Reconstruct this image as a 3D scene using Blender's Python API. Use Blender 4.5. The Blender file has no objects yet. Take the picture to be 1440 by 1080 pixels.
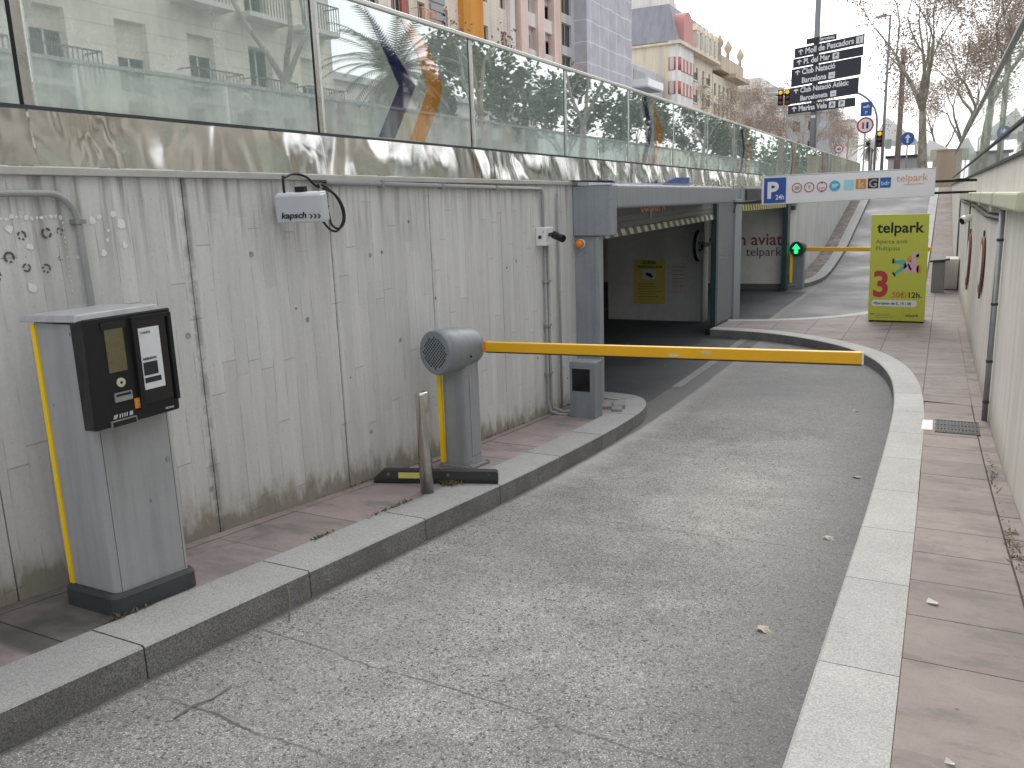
import bpy, bmesh, math, random
from mathutils import Vector, Matrix
random.seed(7)
C = bpy.context.scene
COL = C.collection
PI = math.pi
V = Vector

# ------------------------------------------------------------------ mesh builder
class MB:
    def __init__(s):
        s.v = []; s.f = []; s.m = []; s.sm = []; s.cur = 0; s.smooth = False
    def _add(s, pts):
        i = len(s.v); s.v += [tuple(p) for p in pts]; return i
    def face(s, idx):
        s.f.append(tuple(idx)); s.m.append(s.cur); s.sm.append(s.smooth)
    def poly(s, pts):
        i = s._add(pts); s.face(range(i, i + len(pts)))
    def hexa(s, p):                       # 8 points: bottom loop 0-3, top loop 4-7
        i = s._add(p)
        for q in ((3,2,1,0),(4,5,6,7),(0,1,5,4),(1,2,6,5),(2,3,7,6),(3,0,4,7)):
            s.face([i + k for k in q])
    def box(s, x0, x1, y0, y1, z0, z1):
        s.hexa([(x0,y0,z0),(x1,y0,z0),(x1,y1,z0),(x0,y1,z0),(x0,y0,z1),(x1,y0,z1),(x1,y1,z1),(x0,y1,z1)])
    def obox(s, c, ax, ay, az):           # centre and half-axis vectors
        c = V(c); ax = V(ax); ay = V(ay); az = V(az)
        s.hexa([c-ax-ay-az, c+ax-ay-az, c+ax+ay-az, c-ax+ay-az, c-ax-ay+az, c+ax-ay+az, c+ax+ay+az, c-ax+ay+az])
    def prism(s, base, d):                # polygon (3D points) pushed along d
        d = V(d); n = len(base)
        i = s._add([V(p) for p in base]); j = s._add([V(p) + d for p in base])
        s.face([i + k for k in reversed(range(n))]); s.face([j + k for k in range(n)])
        for k in range(n):
            k2 = (k + 1) % n; s.face([i + k, i + k2, j + k2, j + k])
    def ring(s, c, u, w, r, n, ru=None):
        return s._add([V(c) + V(u) * (math.cos(2*PI*k/n) * r) + V(w) * (math.sin(2*PI*k/n) * (ru or r)) for k in range(n)])
    def lathe(s, prof, o, axis, n=24, caps=True, smooth=True):   # prof: (radius, distance along axis)
        axis = V(axis).normalized(); t = V((0,0,1)) if abs(axis.z) < .9 else V((1,0,0))
        u = axis.cross(t).normalized(); w = axis.cross(u)
        rs = [s.ring(V(o) + axis * h, u, w, r, n) for r, h in prof]
        old = s.smooth; s.smooth = smooth
        for a, b in zip(rs, rs[1:]):
            for k in range(n):
                k2 = (k + 1) % n; s.face([a + k, b + k, b + k2, a + k2])
        s.smooth = old
        if caps:
            s.face([rs[0] + k for k in range(n)]); s.face([rs[-1] + k for k in reversed(range(n))])
    def cyl(s, p0, p1, r0, r1=None, n=16, caps=True):
        p0 = V(p0); p1 = V(p1)
        s.lathe([(r0, 0), (r1 if r1 is not None else r0, (p1 - p0).length)], p0, p1 - p0, n, caps)
    def tube(s, pts, r, n=8, caps=True):
        pts = [V(p) for p in pts]; R = r if isinstance(r, (list, tuple)) else [r] * len(pts)
        prev = None; rs = []
        for i, p in enumerate(pts):
            d = (pts[min(i+1, len(pts)-1)] - pts[max(i-1, 0)]).normalized()
            if prev is None:
                t = V((0,0,1)) if abs(d.z) < .9 else V((1,0,0)); u = d.cross(t).normalized()
            else:
                u = (prev - d * prev.dot(d)).normalized()
            prev = u; rs.append(s.ring(p, u, d.cross(u), R[i], n))
        old = s.smooth; s.smooth = True
        for a, b in zip(rs, rs[1:]):
            for k in range(n):
                k2 = (k + 1) % n; s.face([a + k, a + k2, b + k2, b + k])
        s.smooth = old
        if caps:
            s.face([rs[0] + k for k in reversed(range(n))]); s.face([rs[-1] + k for k in range(n)])
    def mesh(s, name, mats, off=(0,0,0), bevel=0, seg=2):
        me = bpy.data.meshes.new(name); o = V(off)
        me.from_pydata([V(p) - o for p in s.v], [], s.f)
        for mt in (mats if isinstance(mats, (list, tuple)) else [mats]): me.materials.append(mt)
        for p, mi, sm in zip(me.polygons, s.m, s.sm): p.material_index = mi; p.use_smooth = sm
        if bevel:
            bm = bmesh.new(); bm.from_mesh(me)
            bmesh.ops.recalc_face_normals(bm, faces=bm.faces)
            ed = [e for e in bm.edges if len(e.link_faces) == 2 and e.calc_face_angle(0) > .5]
            bmesh.ops.bevel(bm, geom=ed, offset=bevel, segments=seg, profile=.5, affect='EDGES', clamp_overlap=True)
            bm.to_mesh(me); bm.free()
        me.update(); return me

def root_of(o):
    while o.parent: o = o.parent
    return o
def thing(name, label, cat, loc=(0,0,0), group=None):
    o = bpy.data.objects.new(name, None); COL.objects.link(o); o.location = loc; o.empty_display_size = .1
    o['label'] = label; o['category'] = cat
    if group: o['group'] = group
    return o
def part(name, mb, mats, parent, label=None, bevel=0, seg=2):
    o = bpy.data.objects.new(name, mb.mesh(name, mats, root_of(parent).location, bevel, seg))
    COL.objects.link(o); o.parent = parent
    if label: o['label'] = label
    return o
def solo(name, mb, mats, label, cat, loc=(0,0,0), group=None, kind=None, bevel=0):
    o = bpy.data.objects.new(name, mb.mesh(name, mats, loc, bevel)); COL.objects.link(o); o.location = loc
    if kind: o['kind'] = kind
    if label: o['label'] = label
    if cat: o['category'] = cat
    if group: o['group'] = group
    return o
def struct(name, mb, mats, label=None):
    o = solo(name, mb, mats, label, None, kind='structure'); return o
def copy_tree(o, parent=None):
    c = o.copy(); COL.objects.link(c); c.parent = parent
    for ch in list(o.children): copy_tree(ch, c)
    return c
def text(body, size, mat, parent, o, right, up, name='lettering', align='LEFT', bold=0, shear=0, sx=1, ext=.0015):
    cu = bpy.data.curves.new('tmp', 'FONT'); cu.body = body; cu.size = size; cu.align_x = align
    cu.offset = bold * size; cu.shear = shear; cu.extrude = ext; cu.resolution_u = 3; cu.space_character = 1.0
    ob = bpy.data.objects.new('tmp', cu); COL.objects.link(ob)
    dg = bpy.context.evaluated_depsgraph_get()
    me = bpy.data.meshes.new_from_object(ob.evaluated_get(dg))
    bpy.data.objects.remove(ob); bpy.data.curves.remove(cu)
    R = V(right).normalized(); U = V(up).normalized(); Nn = R.cross(U); O = V(o) - root_of(parent).location
    for v in me.vertices: v.co = O + R * (v.co.x * sx) + U * v.co.y + Nn * v.co.z
    me.materials.clear(); me.materials.append(mat); me.name = name
    ob = bpy.data.objects.new(name, me); COL.objects.link(ob); ob.parent = parent
    return ob

# ------------------------------------------------------------------ materials
class NT:
    def __init__(s, name):
        s.mat = bpy.data.materials.new(name); s.mat.use_nodes = True
        s.t = s.mat.node_tree; s.b = s.t.nodes['Principled BSDF']; s.out = s.t.nodes['Material Output']
    def n(s, typ, **kw):
        nd = s.t.nodes.new(typ)
        for k, v in kw.items(): setattr(nd, k, v)
        return nd
    def link(s, a, b): s.t.links.new(a, b)
    def put(s, sock, v):
        if isinstance(v, bpy.types.NodeSocket): s.link(v, sock)
        else: sock.default_value = v
    def math(s, op, a, b=0.0, c=0.0, clamp=False):
        nd = s.n('ShaderNodeMath', operation=op, use_clamp=clamp)
        s.put(nd.inputs[0], a); s.put(nd.inputs[1], b); s.put(nd.inputs[2], c); return nd.outputs[0]
    def pos(s): return s.n('ShaderNodeNewGeometry').outputs['Position']
    def sep(s, v):
        nd = s.n('ShaderNodeSeparateXYZ'); s.link(v, nd.inputs[0]); return nd.outputs
    def comb(s, x=0., y=0., z=0.):
        nd = s.n('ShaderNodeCombineXYZ')
        for k, v in zip(nd.inputs, (x, y, z)): s.put(k, v)
        return nd.outputs[0]
    def noise(s, vec, scale, detail=3., rough=.55, dist=0.):
        nd = s.n('ShaderNodeTexNoise'); s.link(vec, nd.inputs['Vector'])
        nd.inputs['Scale'].default_value = scale; nd.inputs['Detail'].default_value = detail
        nd.inputs['Roughness'].default_value = rough; nd.inputs['Distortion'].default_value = dist
        return nd.outputs['Fac']
    def voro(s, vec, scale, out='Distance', feature='F1'):
        nd = s.n('ShaderNodeTexVoronoi', feature=feature); s.link(vec, nd.inputs['Vector'])
        nd.inputs['Scale'].default_value = scale; return nd.outputs[out]
    def white(s, vec):
        nd = s.n('ShaderNodeTexWhiteNoise', noise_dimensions='3D'); s.link(vec, nd.inputs['Vector']); return nd.outputs['Value']
    def map(s, v, a, b, c=0., d=1., smooth=True):
        nd = s.n('ShaderNodeMapRange', clamp=True); nd.interpolation_type = 'SMOOTHSTEP' if smooth else 'LINEAR'
        s.put(nd.inputs['Value'], v)
        for k, x in zip(('From Min', 'From Max', 'To Min', 'To Max'), (a, b, c, d)): s.put(nd.inputs[k], x)
        return nd.outputs[0]
    def mix(s, f, a, b, mode='MIX'):
        nd = s.n('ShaderNodeMix', data_type='RGBA', blend_type=mode)
        s.put(nd.inputs[0], f)
        for k, v in ((6, a), (7, b)):
            if isinstance(v, tuple) and len(v) == 3: v = (*v, 1)
            s.put(nd.inputs[k], v)
        return nd.outputs[2]
    def mul(s, col, val):                  # colour times a scalar socket
        return s.mix(1., col, val, 'MULTIPLY')
    def bump(s, h, strength=.3, dist=.01):
        nd = s.n('ShaderNodeBump'); nd.inputs['Strength'].default_value = strength; nd.inputs['Distance'].default_value = dist
        s.link(h, nd.inputs['Height']); s.link(nd.outputs[0], s.b.inputs['Normal'])
    def rough(s, v): s.put(s.b.inputs['Roughness'], v)
    def col(s, v):
        if isinstance(v, tuple): v = (*v, 1)
        s.put(s.b.inputs['Base Color'], v)

def paint(name, c, rough=.5, metal=0., var=.12, scale=6., bump=.05, spec=.5, flecks=False):
    t = NT(name); p = t.pos()
    nz = t.noise(p, scale, 5., .65); f = t.noise(p, scale * 14, 3.)
    cc = t.mul((*c, 1), t.map(t.math('ADD', t.math('MULTIPLY', nz, .7), t.math('MULTIPLY', f, .3)), .3, .7, 1 - var, 1 + var * .6, False))
    if flecks:           # chips, drips and scuffs
        px, py, pz = t.sep(p); v1 = t.voro(t.comb(px, py, t.math('MULTIPLY', pz, .6)), 11.); cc = t.mix(t.map(t.math('ADD', v1, t.math('MULTIPLY', f, .08)), .085, .11, .7, 0.), cc, (.10, .10, .10))
        dr_ = t.noise(t.comb(t.math('MULTIPLY', px, 14.), t.math('MULTIPLY', py, 14.), t.math('MULTIPLY', pz, .8)), 1.5, 4.); cc = t.mul(cc, t.map(dr_, .3, .6, .88, 1.03))
    t.col(cc)
    t.rough(t.map(nz, .3, .7, max(0, rough - .08), min(1, rough + .1), False)); t.b.inputs['Metallic'].default_value = metal
    t.b.inputs['Specular IOR Level'].default_value = spec
    if bump: t.bump(f, bump, .002)
    return t.mat
def emis(name, c, st):
    t = NT(name); t.col(c); t.b.inputs['Emission Color'].default_value = (*c, 1); t.b.inputs['Emission Strength'].default_value = st
    return t.mat

def mat_boards():                          # board-marked concrete
    t = NT('board_marked_concrete'); p = t.pos(); x, y, z = t.sep(p)
    wob = t.noise(p, 1.3, 2.); yy = t.math('ADD', y, t.math('MULTIPLY', wob, .03)); k = t.math('DIVIDE', yy, .098)
    idx = t.math('FLOOR', k); fr = t.math('FRACT', k); r1 = t.white(t.comb(idx, 3.1, 1.7))
    zz = t.math('ADD', z, t.math('MULTIPLY', r1, 7.)); seg = t.math('FLOOR', t.math('DIVIDE', zz, .83)); fz = t.math('FRACT', t.math('DIVIDE', zz, .83))
    r2 = t.white(t.comb(idx, seg, .5))
    tone = t.map(r2, 0, 1, .93, 1.05, False)
    vis = t.map(t.noise(t.comb(t.math('MULTIPLY', y, 2.), 0., t.math('MULTIPLY', z, 1.4)), 3., 3.), .42, .62)
    lv = t.math('MULTIPLY', t.map(fr, .0, .075, 1., 0.), vis)
    lh = t.math('MULTIPLY', t.map(fz, .0, .010, 1., 0.), t.map(r2, .35, .5))
    lines = t.math('MAXIMUM', lv, lh)
    strk = t.noise(t.comb(t.math('MULTIPLY', y, 9.), t.math('MULTIPLY', x, 9.), t.math('MULTIPLY', z, .7)), 1.6, 5., .65)
    fine = t.noise(p, 60., 4., .7); blot = t.noise(p, 1.1, 4.)
    col = t.mix(blot, (.605, .605, .602), (.69, .69, .683))
    col = t.mul(col, tone)
    col = t.mul(col, t.map(strk, .3, .72, .88, 1.05, False))
    col = t.mul(col, t.map(fine, .25, .75, .93, 1.05, False))
    col = t.mix(t.math('MULTIPLY', lines, .48), col, (.17, .165, .15))
    # rain streaks running down from the coping (heavier towards the near end)
    st = t.noise(t.comb(t.math('MULTIPLY', y, 7.5), 0., t.math('MULTIPLY', z, .45)), 1.5, 4., .6)
    near = t.map(y, 1.0, 5.2, 1., .55)
    top = t.math('MULTIPLY', t.math('MULTIPLY', t.map(z, -.45, .22), t.map(st, .47, .62)), near)
    col = t.mix(t.math('MULTIPLY', top, .75), col, (.13, .12, .10))
    # damp and moss above the pavement
    hb = t.math('ADD', t.math('ADD', z, 1.43), t.math('MULTIPLY', y, .0945))
    nb = t.noise(t.comb(t.math('MULTIPLY', y, 5.), 0., t.math('MULTIPLY', z, 2.)), 2., 5., .65)
    base = t.map(t.math('ADD', hb, t.math('MULTIPLY', t.math('SUBTRACT', nb, .5), -.55)), .0, .22, 1., 0.)
    col = t.mix(t.math('MULTIPLY', base, .55), col, (.29, .25, .18))
    g2 = t.map(t.math('ADD', hb, t.math('MULTIPLY', t.math('SUBTRACT', nb, .5), -.5)), .0, .12, 1., 0.)
    col = t.mix(t.math('MULTIPLY', g2, .45), col, (.12, .11, .07))
    # brown wash at the very near end, dirt along the pour joints
    wash = t.math('MULTIPLY', t.map(y, .6, 2.7, 1., 0.), t.map(z, -1.0, -.3, 1., 0.))
    col = t.mix(t.math('MULTIPLY', wash, .28), col, (.34, .25, .18))
    for yj, w, a in ((3.17, .045, .55), (4.34, .016, .45), (5.54, .014, .35), (7.98, .016, .3)):
        jn = t.noise(t.comb(y, 0., t.math('MULTIPLY', z, 1.)), 7., 4., .7)
        d = t.math('ABSOLUTE', t.math('SUBTRACT', t.math('ADD', y, t.math('MULTIPLY', t.math('SUBTRACT', jn, .5), .05)), yj + .006))
        col = t.mix(t.math('MULTIPLY', t.map(d, w * .2, w, 1., 0.), t.math('MULTIPLY', t.map(jn, .3, .6), a)), col, (.10, .10, .095))
    pore = t.voro(t.comb(t.math('MULTIPLY', y, 1.), 0., z), 3.1)
    col = t.mix(t.map(pore, .03, .048, .85, 0.), col, (.09, .085, .08))
    pv = t.voro(p, 26.); col = t.mix(t.map(pv, .05, .10, .5, 0.), col, (.2, .2, .19))
    t.col(col); t.rough(.82); t.b.inputs['Specular IOR Level'].default_value = .3
    t.bump(t.math('ADD', t.math('ADD', t.math('MULTIPLY', lines, -.6), t.math('MULTIPLY', r2, .25)), t.math('MULTIPLY', fine, .35)), .45, .006)
    return t.mat

def mat_smooth_wall(name, c, streak=.75):
    t = NT(name); p = t.pos(); x, y, z = t.sep(p)
    st = t.noise(t.comb(t.math('MULTIPLY', y, 3.), t.math('MULTIPLY', x, 3.), t.math('MULTIPLY', z, .35)), 1.3, 5., .6)
    bl = t.noise(p, .8, 4.); fine = t.noise(p, 45., 4., .7)
    col = t.mul((*c, 1), t.map(bl, .3, .7, .88, 1.06, False))
    col = t.mul(col, t.map(st, .30, .66, streak, 1.03, True)); col = t.mul(col, t.map(fine, .3, .7, .95, 1.04, False))
    wob = t.math('ADD', z, t.math('MULTIPLY', t.math('SUBTRACT', bl, .5), -.5))
    b = t.map(wob, -2.3, -1.85, .6, 0.); col = t.mix(b, col, (.26, .235, .17))
    t.col(col); t.rough(.8); t.bump(fine, .25, .004); return t.mat

def mat_road():
    t = NT('exposed_aggregate'); p = t.pos(); x, y, z = t.sep(p)
    ch = t.voro(p, 215., 'Color'); cr, cg, cb = t.sep(ch); ch2 = t.voro(p, 95., 'Color'); dr_, dg, db = t.sep(ch2)
    n1 = t.noise(p, 190., 2., .7); n0 = t.noise(p, 38., 3., .6); n2 = t.noise(p, .55, 5., .6); n3 = t.noise(p, 3.1, 5., .7); n4 = t.noise(p, 1.4, 6., .7, .8)
    col = t.mix(t.map(n2, .32, .68, 0, 1, False), (.25, .25, .252), (.41, .398, .375))
    col = t.mul(col, t.map(cr, 0, 1, .50, 1.28, False)); col = t.mul(col, t.map(dr_, 0, 1, .84, 1.12, False))
    col = t.mul(col, t.map(n1, .36, .60, .66, 1.12, False)); col = t.mul(col, t.map(n0, .3, .7, .84, 1.12, False))
    col = t.mix(t.map(cg, .94, .96), col, (.56, .55, .52)); col = t.mix(t.map(db, .94, .95), col, (.10, .10, .097))
    col = t.mul(col, t.map(n3, .33, .68, .80, 1.08, False)); col = t.mul(col, t.map(n4, .35, .65, .80, 1.08, False))
    # sandy dust along the left kerb, darker right edge, bluer and darker downhill
    lk = t.math('MULTIPLY', t.map(t.math('ADD', x, t.math('MULTIPLY', n4, -.35)), -2.86, -2.55, 1., 0.), t.map(y, 4.2, 6.5))
    col = t.mix(t.math('MULTIPLY', lk, .55), col, (.46, .455, .44))
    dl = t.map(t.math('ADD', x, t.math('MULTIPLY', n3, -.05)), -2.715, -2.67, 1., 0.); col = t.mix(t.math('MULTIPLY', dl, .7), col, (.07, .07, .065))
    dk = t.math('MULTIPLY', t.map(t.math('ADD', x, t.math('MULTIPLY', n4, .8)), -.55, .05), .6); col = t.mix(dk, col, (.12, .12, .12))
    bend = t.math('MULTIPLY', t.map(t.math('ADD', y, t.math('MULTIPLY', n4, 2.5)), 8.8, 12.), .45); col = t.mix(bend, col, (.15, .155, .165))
    tyre = t.math('ABSOLUTE', t.math('SUBTRACT', t.math('ABSOLUTE', t.math('ADD', x, 1.5)), .72))
    col = t.mix(t.math('MULTIPLY', t.map(tyre, .1, .4, .2, 0.), t.map(n2, .35, .6)), col, (.2, .2, .2))
    cn = t.math('MULTIPLY', t.math('SUBTRACT', t.noise(p, 2.2, 6., .7), .5), .12)
    for y0, k, w in ((1.86, .02, .004), (2.44, .06, .0035), (4.9, -.04, .003)):
        d = t.math('ABSOLUTE', t.math('ADD', t.math('ADD', t.math('SUBTRACT', y, y0), t.math('MULTIPLY', t.math('ADD', x, 1.5), k)), cn))
        col = t.mix(t.math('MULTIPLY', t.map(d, w * .6, w * 2.6, 1., 0.), t.map(n4, .38, .58, .3, .9)), col, (.08, .08, .075))
    spot = t.voro(p, 2.3); col = t.mix(t.math('MULTIPLY', t.map(t.math('ADD', spot, t.math('MULTIPLY', n0, .05)), .05, .075, 1., 0.), .7), col, (.09, .088, .085))
    sp2 = t.voro(p, 7.); col = t.mix(t.math('MULTIPLY', t.map(t.math('ADD', sp2, t.math('MULTIPLY', n0, .1)), .08, .11, 1., 0.), .45), col, (.10, .10, .095))
    t.col(col); t.rough(t.map(n3, .3, .7, .72, .9, False)); t.b.inputs['Specular IOR Level'].default_value = .3
    t.bump(t.math('ADD', cr, t.math('MULTIPLY', n1, .8)), .28, .005); return t.mat

def mat_granite(name, a, b, dirty=0.):
    t = NT(name); p = t.pos()
    ch = t.voro(p, 190., 'Color'); cr, cg, cb = t.sep(ch); n = t.noise(p, 120., 2., .7); n2 = t.noise(p, 2.4, 5., .65)
    geo = t.n('ShaderNodeNewGeometry'); ri = geo.outputs['Random Per Island']
    col = t.mix(cr, a, b); col = t.mul(col, t.map(n, .33, .66, .85, 1.1, False)); col = t.mul(col, t.map(n2, .3, .7, .86, 1.06, False))
    col = t.mul(col, t.map(ri, 0, 1, .93, 1.05, False))
    sp = t.voro(p, 9.); col = t.mix(t.map(sp, .035, .06, .75, 0.), col, (.13, .125, .12))
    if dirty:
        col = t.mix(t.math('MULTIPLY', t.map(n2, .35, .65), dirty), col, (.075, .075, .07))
    t.col(col); t.rough(.75); t.bump(t.math('ADD', n, cr), .3, .003); return t.mat

def mat_paver(name, cs, brick=None, patch=False):
    t = NT(name); p = t.pos(); x, y, z = t.sep(p)
    geo = t.n('ShaderNodeNewGeometry'); ri = geo.outputs['Random Per Island']
    n = t.noise(p, 130., 3., .7); n2 = t.noise(p, 3.2, 6., .68, .6); n3 = t.noise(t.comb(x, t.math('MULTIPLY', y, 2.2), 0.), 1.7, 5., .7)
    if brick:
        nd = t.n('ShaderNodeTexBrick'); t.link(t.comb(t.math('ADD', x, brick[2]), y, 0.), nd.inputs['Vector'])
        nd.inputs['Scale'].default_value = 1; nd.inputs['Brick Width'].default_value = brick[0]; nd.inputs['Row Height'].default_value = brick[1]
        nd.inputs['Mortar Size'].default_value = .007; nd.inputs['Bias'].default_value = 0; nd.offset = .0
        nd.inputs['Color1'].default_value = (*cs[0], 1); nd.inputs['Color2'].default_value = (*cs[1], 1); nd.inputs['Mortar'].default_value = (.10, .095, .09, 1)
        col = nd.outputs[0]
    else:
        col = t.mix(ri, cs[0], cs[1])
    col = t.mul(col, t.map(n, .3, .7, .9, 1.08, False)); col = t.mul(col, t.map(n2, .35, .7, .84, 1.08, False))
    col = t.mix(t.map(n3, .48, .66, 0., .6), col, (.14, .13, .125))
    sp = t.voro(p, 5.); col = t.mix(t.map(sp, .03, .05, .8, 0.), col, (.11, .10, .10)); n5 = t.noise(p, 2.1, 6., .7, 1.2)
    col = t.mix(t.map(n5, .56, .66, 0., .45), col, (.13, .12, .115))
    if patch:            # replaced slab, dark with oil, next to the ticket machine; stains up the far slope
        pm = t.math('MULTIPLY', t.map(t.math('ABSOLUTE', t.math('SUBTRACT', y, 1.98)), .26, .30, 1., 0.), t.map(n2, .3, .6, .5, .95)); col = t.mix(pm, col, (.085, .08, .078))
        fs = t.math('MULTIPLY', t.map(y, 20, 23), t.map(n5, .42, .55, .2, .8)); col = t.mix(fs, col, (.10, .095, .09))
    t.col(col); t.rough(.78); t.bump(t.math('ADD', n, n2), .25, .003); return t.mat

def mat_asphalt(name, c, patch=.25):
    t = NT(name); p = t.pos(); n = t.noise(p, 110., 3., .75); n2 = t.noise(p, .7, 6., .65); n3 = t.noise(p, 4., 5., .7, 1.)
    col = t.mul((*c, 1), t.map(n, .3, .7, .75, 1.25, False)); col = t.mul(col, t.map(n2, .3, .7, 1 - patch, 1 + patch, False))
    col = t.mix(t.map(n3, .62, .72, 0., .3), col, (.30, .30, .30))
    t.col(col); t.rough(t.map(n2, .35, .65, .5, .85, False)); t.bump(n, .35, .004); return t.mat

def mat_glass(name, tint, refl, dust, dcol):
    t = NT(name); p = t.pos(); x, y, z = t.sep(p)
    tr = t.n('ShaderNodeBsdfTransparent'); tr.inputs[0].default_value = (*tint, 1)
    gl = t.n('ShaderNodeBsdfGlossy'); gl.inputs['Roughness'].default_value = .012; gl.inputs['Color'].default_value = (.93, .97, .96, 1)
    df = t.n('ShaderNodeBsdfDiffuse'); df.inputs['Color'].default_value = (*dcol, 1)
    lw = t.n('ShaderNodeFresnel'); lw.inputs['IOR'].default_value = 1.5
    bm = t.n('ShaderNodeBump'); bm.inputs['Strength'].default_value = .02; bm.inputs['Distance'].default_value = .02
    t.link(t.noise(p, .9, 1.), bm.inputs['Height']); t.link(bm.outputs[0], gl.inputs['Normal'])
    m1 = t.n('ShaderNodeMixShader'); m2 = t.n('ShaderNodeMixShader')
    dn = t.noise(t.comb(t.math('MULTIPLY', y, 3.), x, z), 2.2, 5., .65)
    low = t.map(z, .45, .95, .42, 0.)
    t.link(t.math('ADD', t.map(dn, .3, .7, dust * .6, dust * 1.3, False), low, clamp=True), m1.inputs[0])
    t.link(tr.outputs[0], m1.inputs[1]); t.link(df.outputs[0], m1.inputs[2])
    t.link(t.math('MINIMUM', t.math('ADD', t.math('MULTIPLY', lw.outputs[0], 1.3), refl), .66), m2.inputs[0])
    t.link(m1.outputs[0], m2.inputs[1]); t.link(gl.outputs[0], m2.inputs[2])
    t.link(m2.outputs[0], t.out.inputs['Surface']); return t.mat

def mat_sticker(name, c):
    t = NT(name); gl = t.n('ShaderNodeBsdfGlossy'); gl.inputs['Roughness'].default_value = .02; gl.inputs['Color'].default_value = (.95, .96, 1, 1)
    df = t.n('ShaderNodeBsdfDiffuse'); df.inputs['Color'].default_value = (*c, 1); lw = t.n('ShaderNodeFresnel'); lw.inputs['IOR'].default_value = 1.5
    m = t.n('ShaderNodeMixShader'); t.link(t.math('ADD', t.math('MULTIPLY', lw.outputs[0], .5), .015, clamp=True), m.inputs[0]); t.link(df.outputs[0], m.inputs[1]); t.link(gl.outputs[0], m.inputs[2])
    t.link(m.outputs[0], t.out.inputs['Surface']); return t.mat
def mat_dented_steel():
    t = NT('dented_stainless_steel'); p = t.pos(); x, y, z = t.sep(p)
    n = t.noise(t.comb(x, y, t.math('MULTIPLY', z, .7)), 2.3, 2., .45, .4); n2 = t.noise(p, 35., 3.)
    d = t.noise(p, 2.0, 4.)
    t.col(t.mul((.88, .875, .845, 1), t.map(d, .3, .7, .88, 1.06, False))); t.b.inputs['Metallic'].default_value = 1.
    t.rough(t.map(d, .3, .7, .07, .16, False)); t.bump(t.math('ADD', n, t.math('MULTIPLY', n2, .003)), .45, .07); return t.mat

def mat_bark():
    t = NT('plane_tree_bark'); p = t.pos(); x, y, z = t.sep(p)
    n = t.noise(t.comb(x, y, t.math('MULTIPLY', z, .5)), 4., 4., .6); f = t.noise(p, 25., 4.)
    col = t.mix(t.map(n, .42, .58), (.25, .23, .19), (.40, .375, .31)); t.col(t.mul(col, t.map(f, .3, .7, .7, 1.15, False)))
    t.rough(.9); t.bump(f, .5, .02); return t.mat
def mat_leaf(name, a, b, c):
    t = NT(name); ri = t.n('ShaderNodeNewGeometry').outputs['Random Per Island']
    col = t.mix(t.map(ri, 0, .5, 0, 1, False), a, b); col = t.mix(t.map(ri, .5, 1., 0, 1, False), col, c)
    t.col(col); t.rough(.75); return t.mat
def mat_facade(name, c, course=0., var=.1):
    t = NT(name); p = t.pos(); x, y, z = t.sep(p)
    n = t.noise(p, .35, 5., .6); f = t.noise(p, 9., 4.)
    st = t.noise(t.comb(t.math('MULTIPLY', y, 1.2), t.math('MULTIPLY', x, 1.2), t.math('MULTIPLY', z, .12)), 1., 4.)
    col = t.mul((*c, 1), t.map(n, .3, .7, 1 - var, 1 + var * .5, False)); col = t.mul(col, t.map(f, .3, .7, .94, 1.04, False))
    col = t.mul(col, t.map(st, .35, .6, .85, 1.02))
    if course:
        fr = t.math('FRACT', t.math('DIVIDE', z, course)); col = t.mul(col, t.map(fr, 0., .10, .72, 1.))
    t.col(col); t.rough(.85); return t.mat
def mat_mesh_wrap():                       # translucent scaffold netting over a facade grid
    t = NT('scaffold_netting'); p = t.pos(); x, y, z = t.sep(p)
    a = t.math('ADD', t.math('ADD', y, x), t.math('MULTIPLY', t.noise(p, .5, 3.), .25)); zz = t.math('ADD', z, t.math('MULTIPLY', t.noise(p, .4, 3.), .4))
    fv = t.math('FRACT', t.math('DIVIDE', a, 2.6)); fh = t.math('FRACT', t.math('DIVIDE', zz, 2.1))
    ln = t.math('MAXIMUM', t.map(fv, 0., .06, 1., 0.), t.map(fh, 0., .08, 1., 0.)); n = t.noise(p, .6, 5.)
    t.col(t.mul(t.mix(t.math('MULTIPLY', ln, .9), (.55, .55, .60), (.88, .88, .93)), t.map(n, .3, .7, .86, 1.1, False))); t.rough(.8)
    t.b.inputs['Alpha'].default_value = .82
    return t.mat

M = {}
M['boards'] = mat_boards()
M['wall_far'] = mat_smooth_wall('smooth_concrete', (.62, .63, .63), .85)
M['wall_right'] = mat_smooth_wall('cream_render', (.73, .70, .64), .88)
M['road'] = mat_road()
M['far_ramp'] = mat_asphalt('grey_screed', (.15, .153, .16), .18)
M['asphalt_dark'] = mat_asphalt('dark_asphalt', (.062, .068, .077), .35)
M['street'] = mat_asphalt('street_asphalt', (.19, .19, .185))
M['granite'] = mat_granite('flamed_granite', (.345, .345, .335), (.535, .53, .51))
M['granite_l'] = mat_granite('shaded_grimy_granite', (.30, .305, .305), (.46, .46, .455), .22)  # weaker sky light on the left put into this granite's colour, plus mottled grime
M['granite_face'] = mat_granite('dark_granite', (.13, .13, .13), (.34, .34, .335), .55)  # darker granite for kerb faces and stone ends, mottled at random
M['paver_l'] = mat_paver('pink_slab', ((.335, .275, .265), (.275, .232, .222)), None, True)
M['paver_r'] = mat_paver('pink_slab_worn', ((.315, .268, .248), (.26, .218, .205)))
M['paver_i'] = mat_paver('pink_slab_island', ((.31, .265, .25), (.25, .215, .21)), (.62, .42, .1))
M['bed'] = paint('mortar_bed', (.11, .10, .09), .9)
M['gutter'] = paint('concrete_band', (.25, .25, .25), .8, var=.35, scale=3)
M['kiosk'] = paint('kiosk_grey', (.36, .368, .385), .42, var=.10, scale=5, flecks=True)
M['barrier'] = paint('barrier_grey', (.225, .25, .275), .42, var=.10, scale=6, flecks=True)
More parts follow.
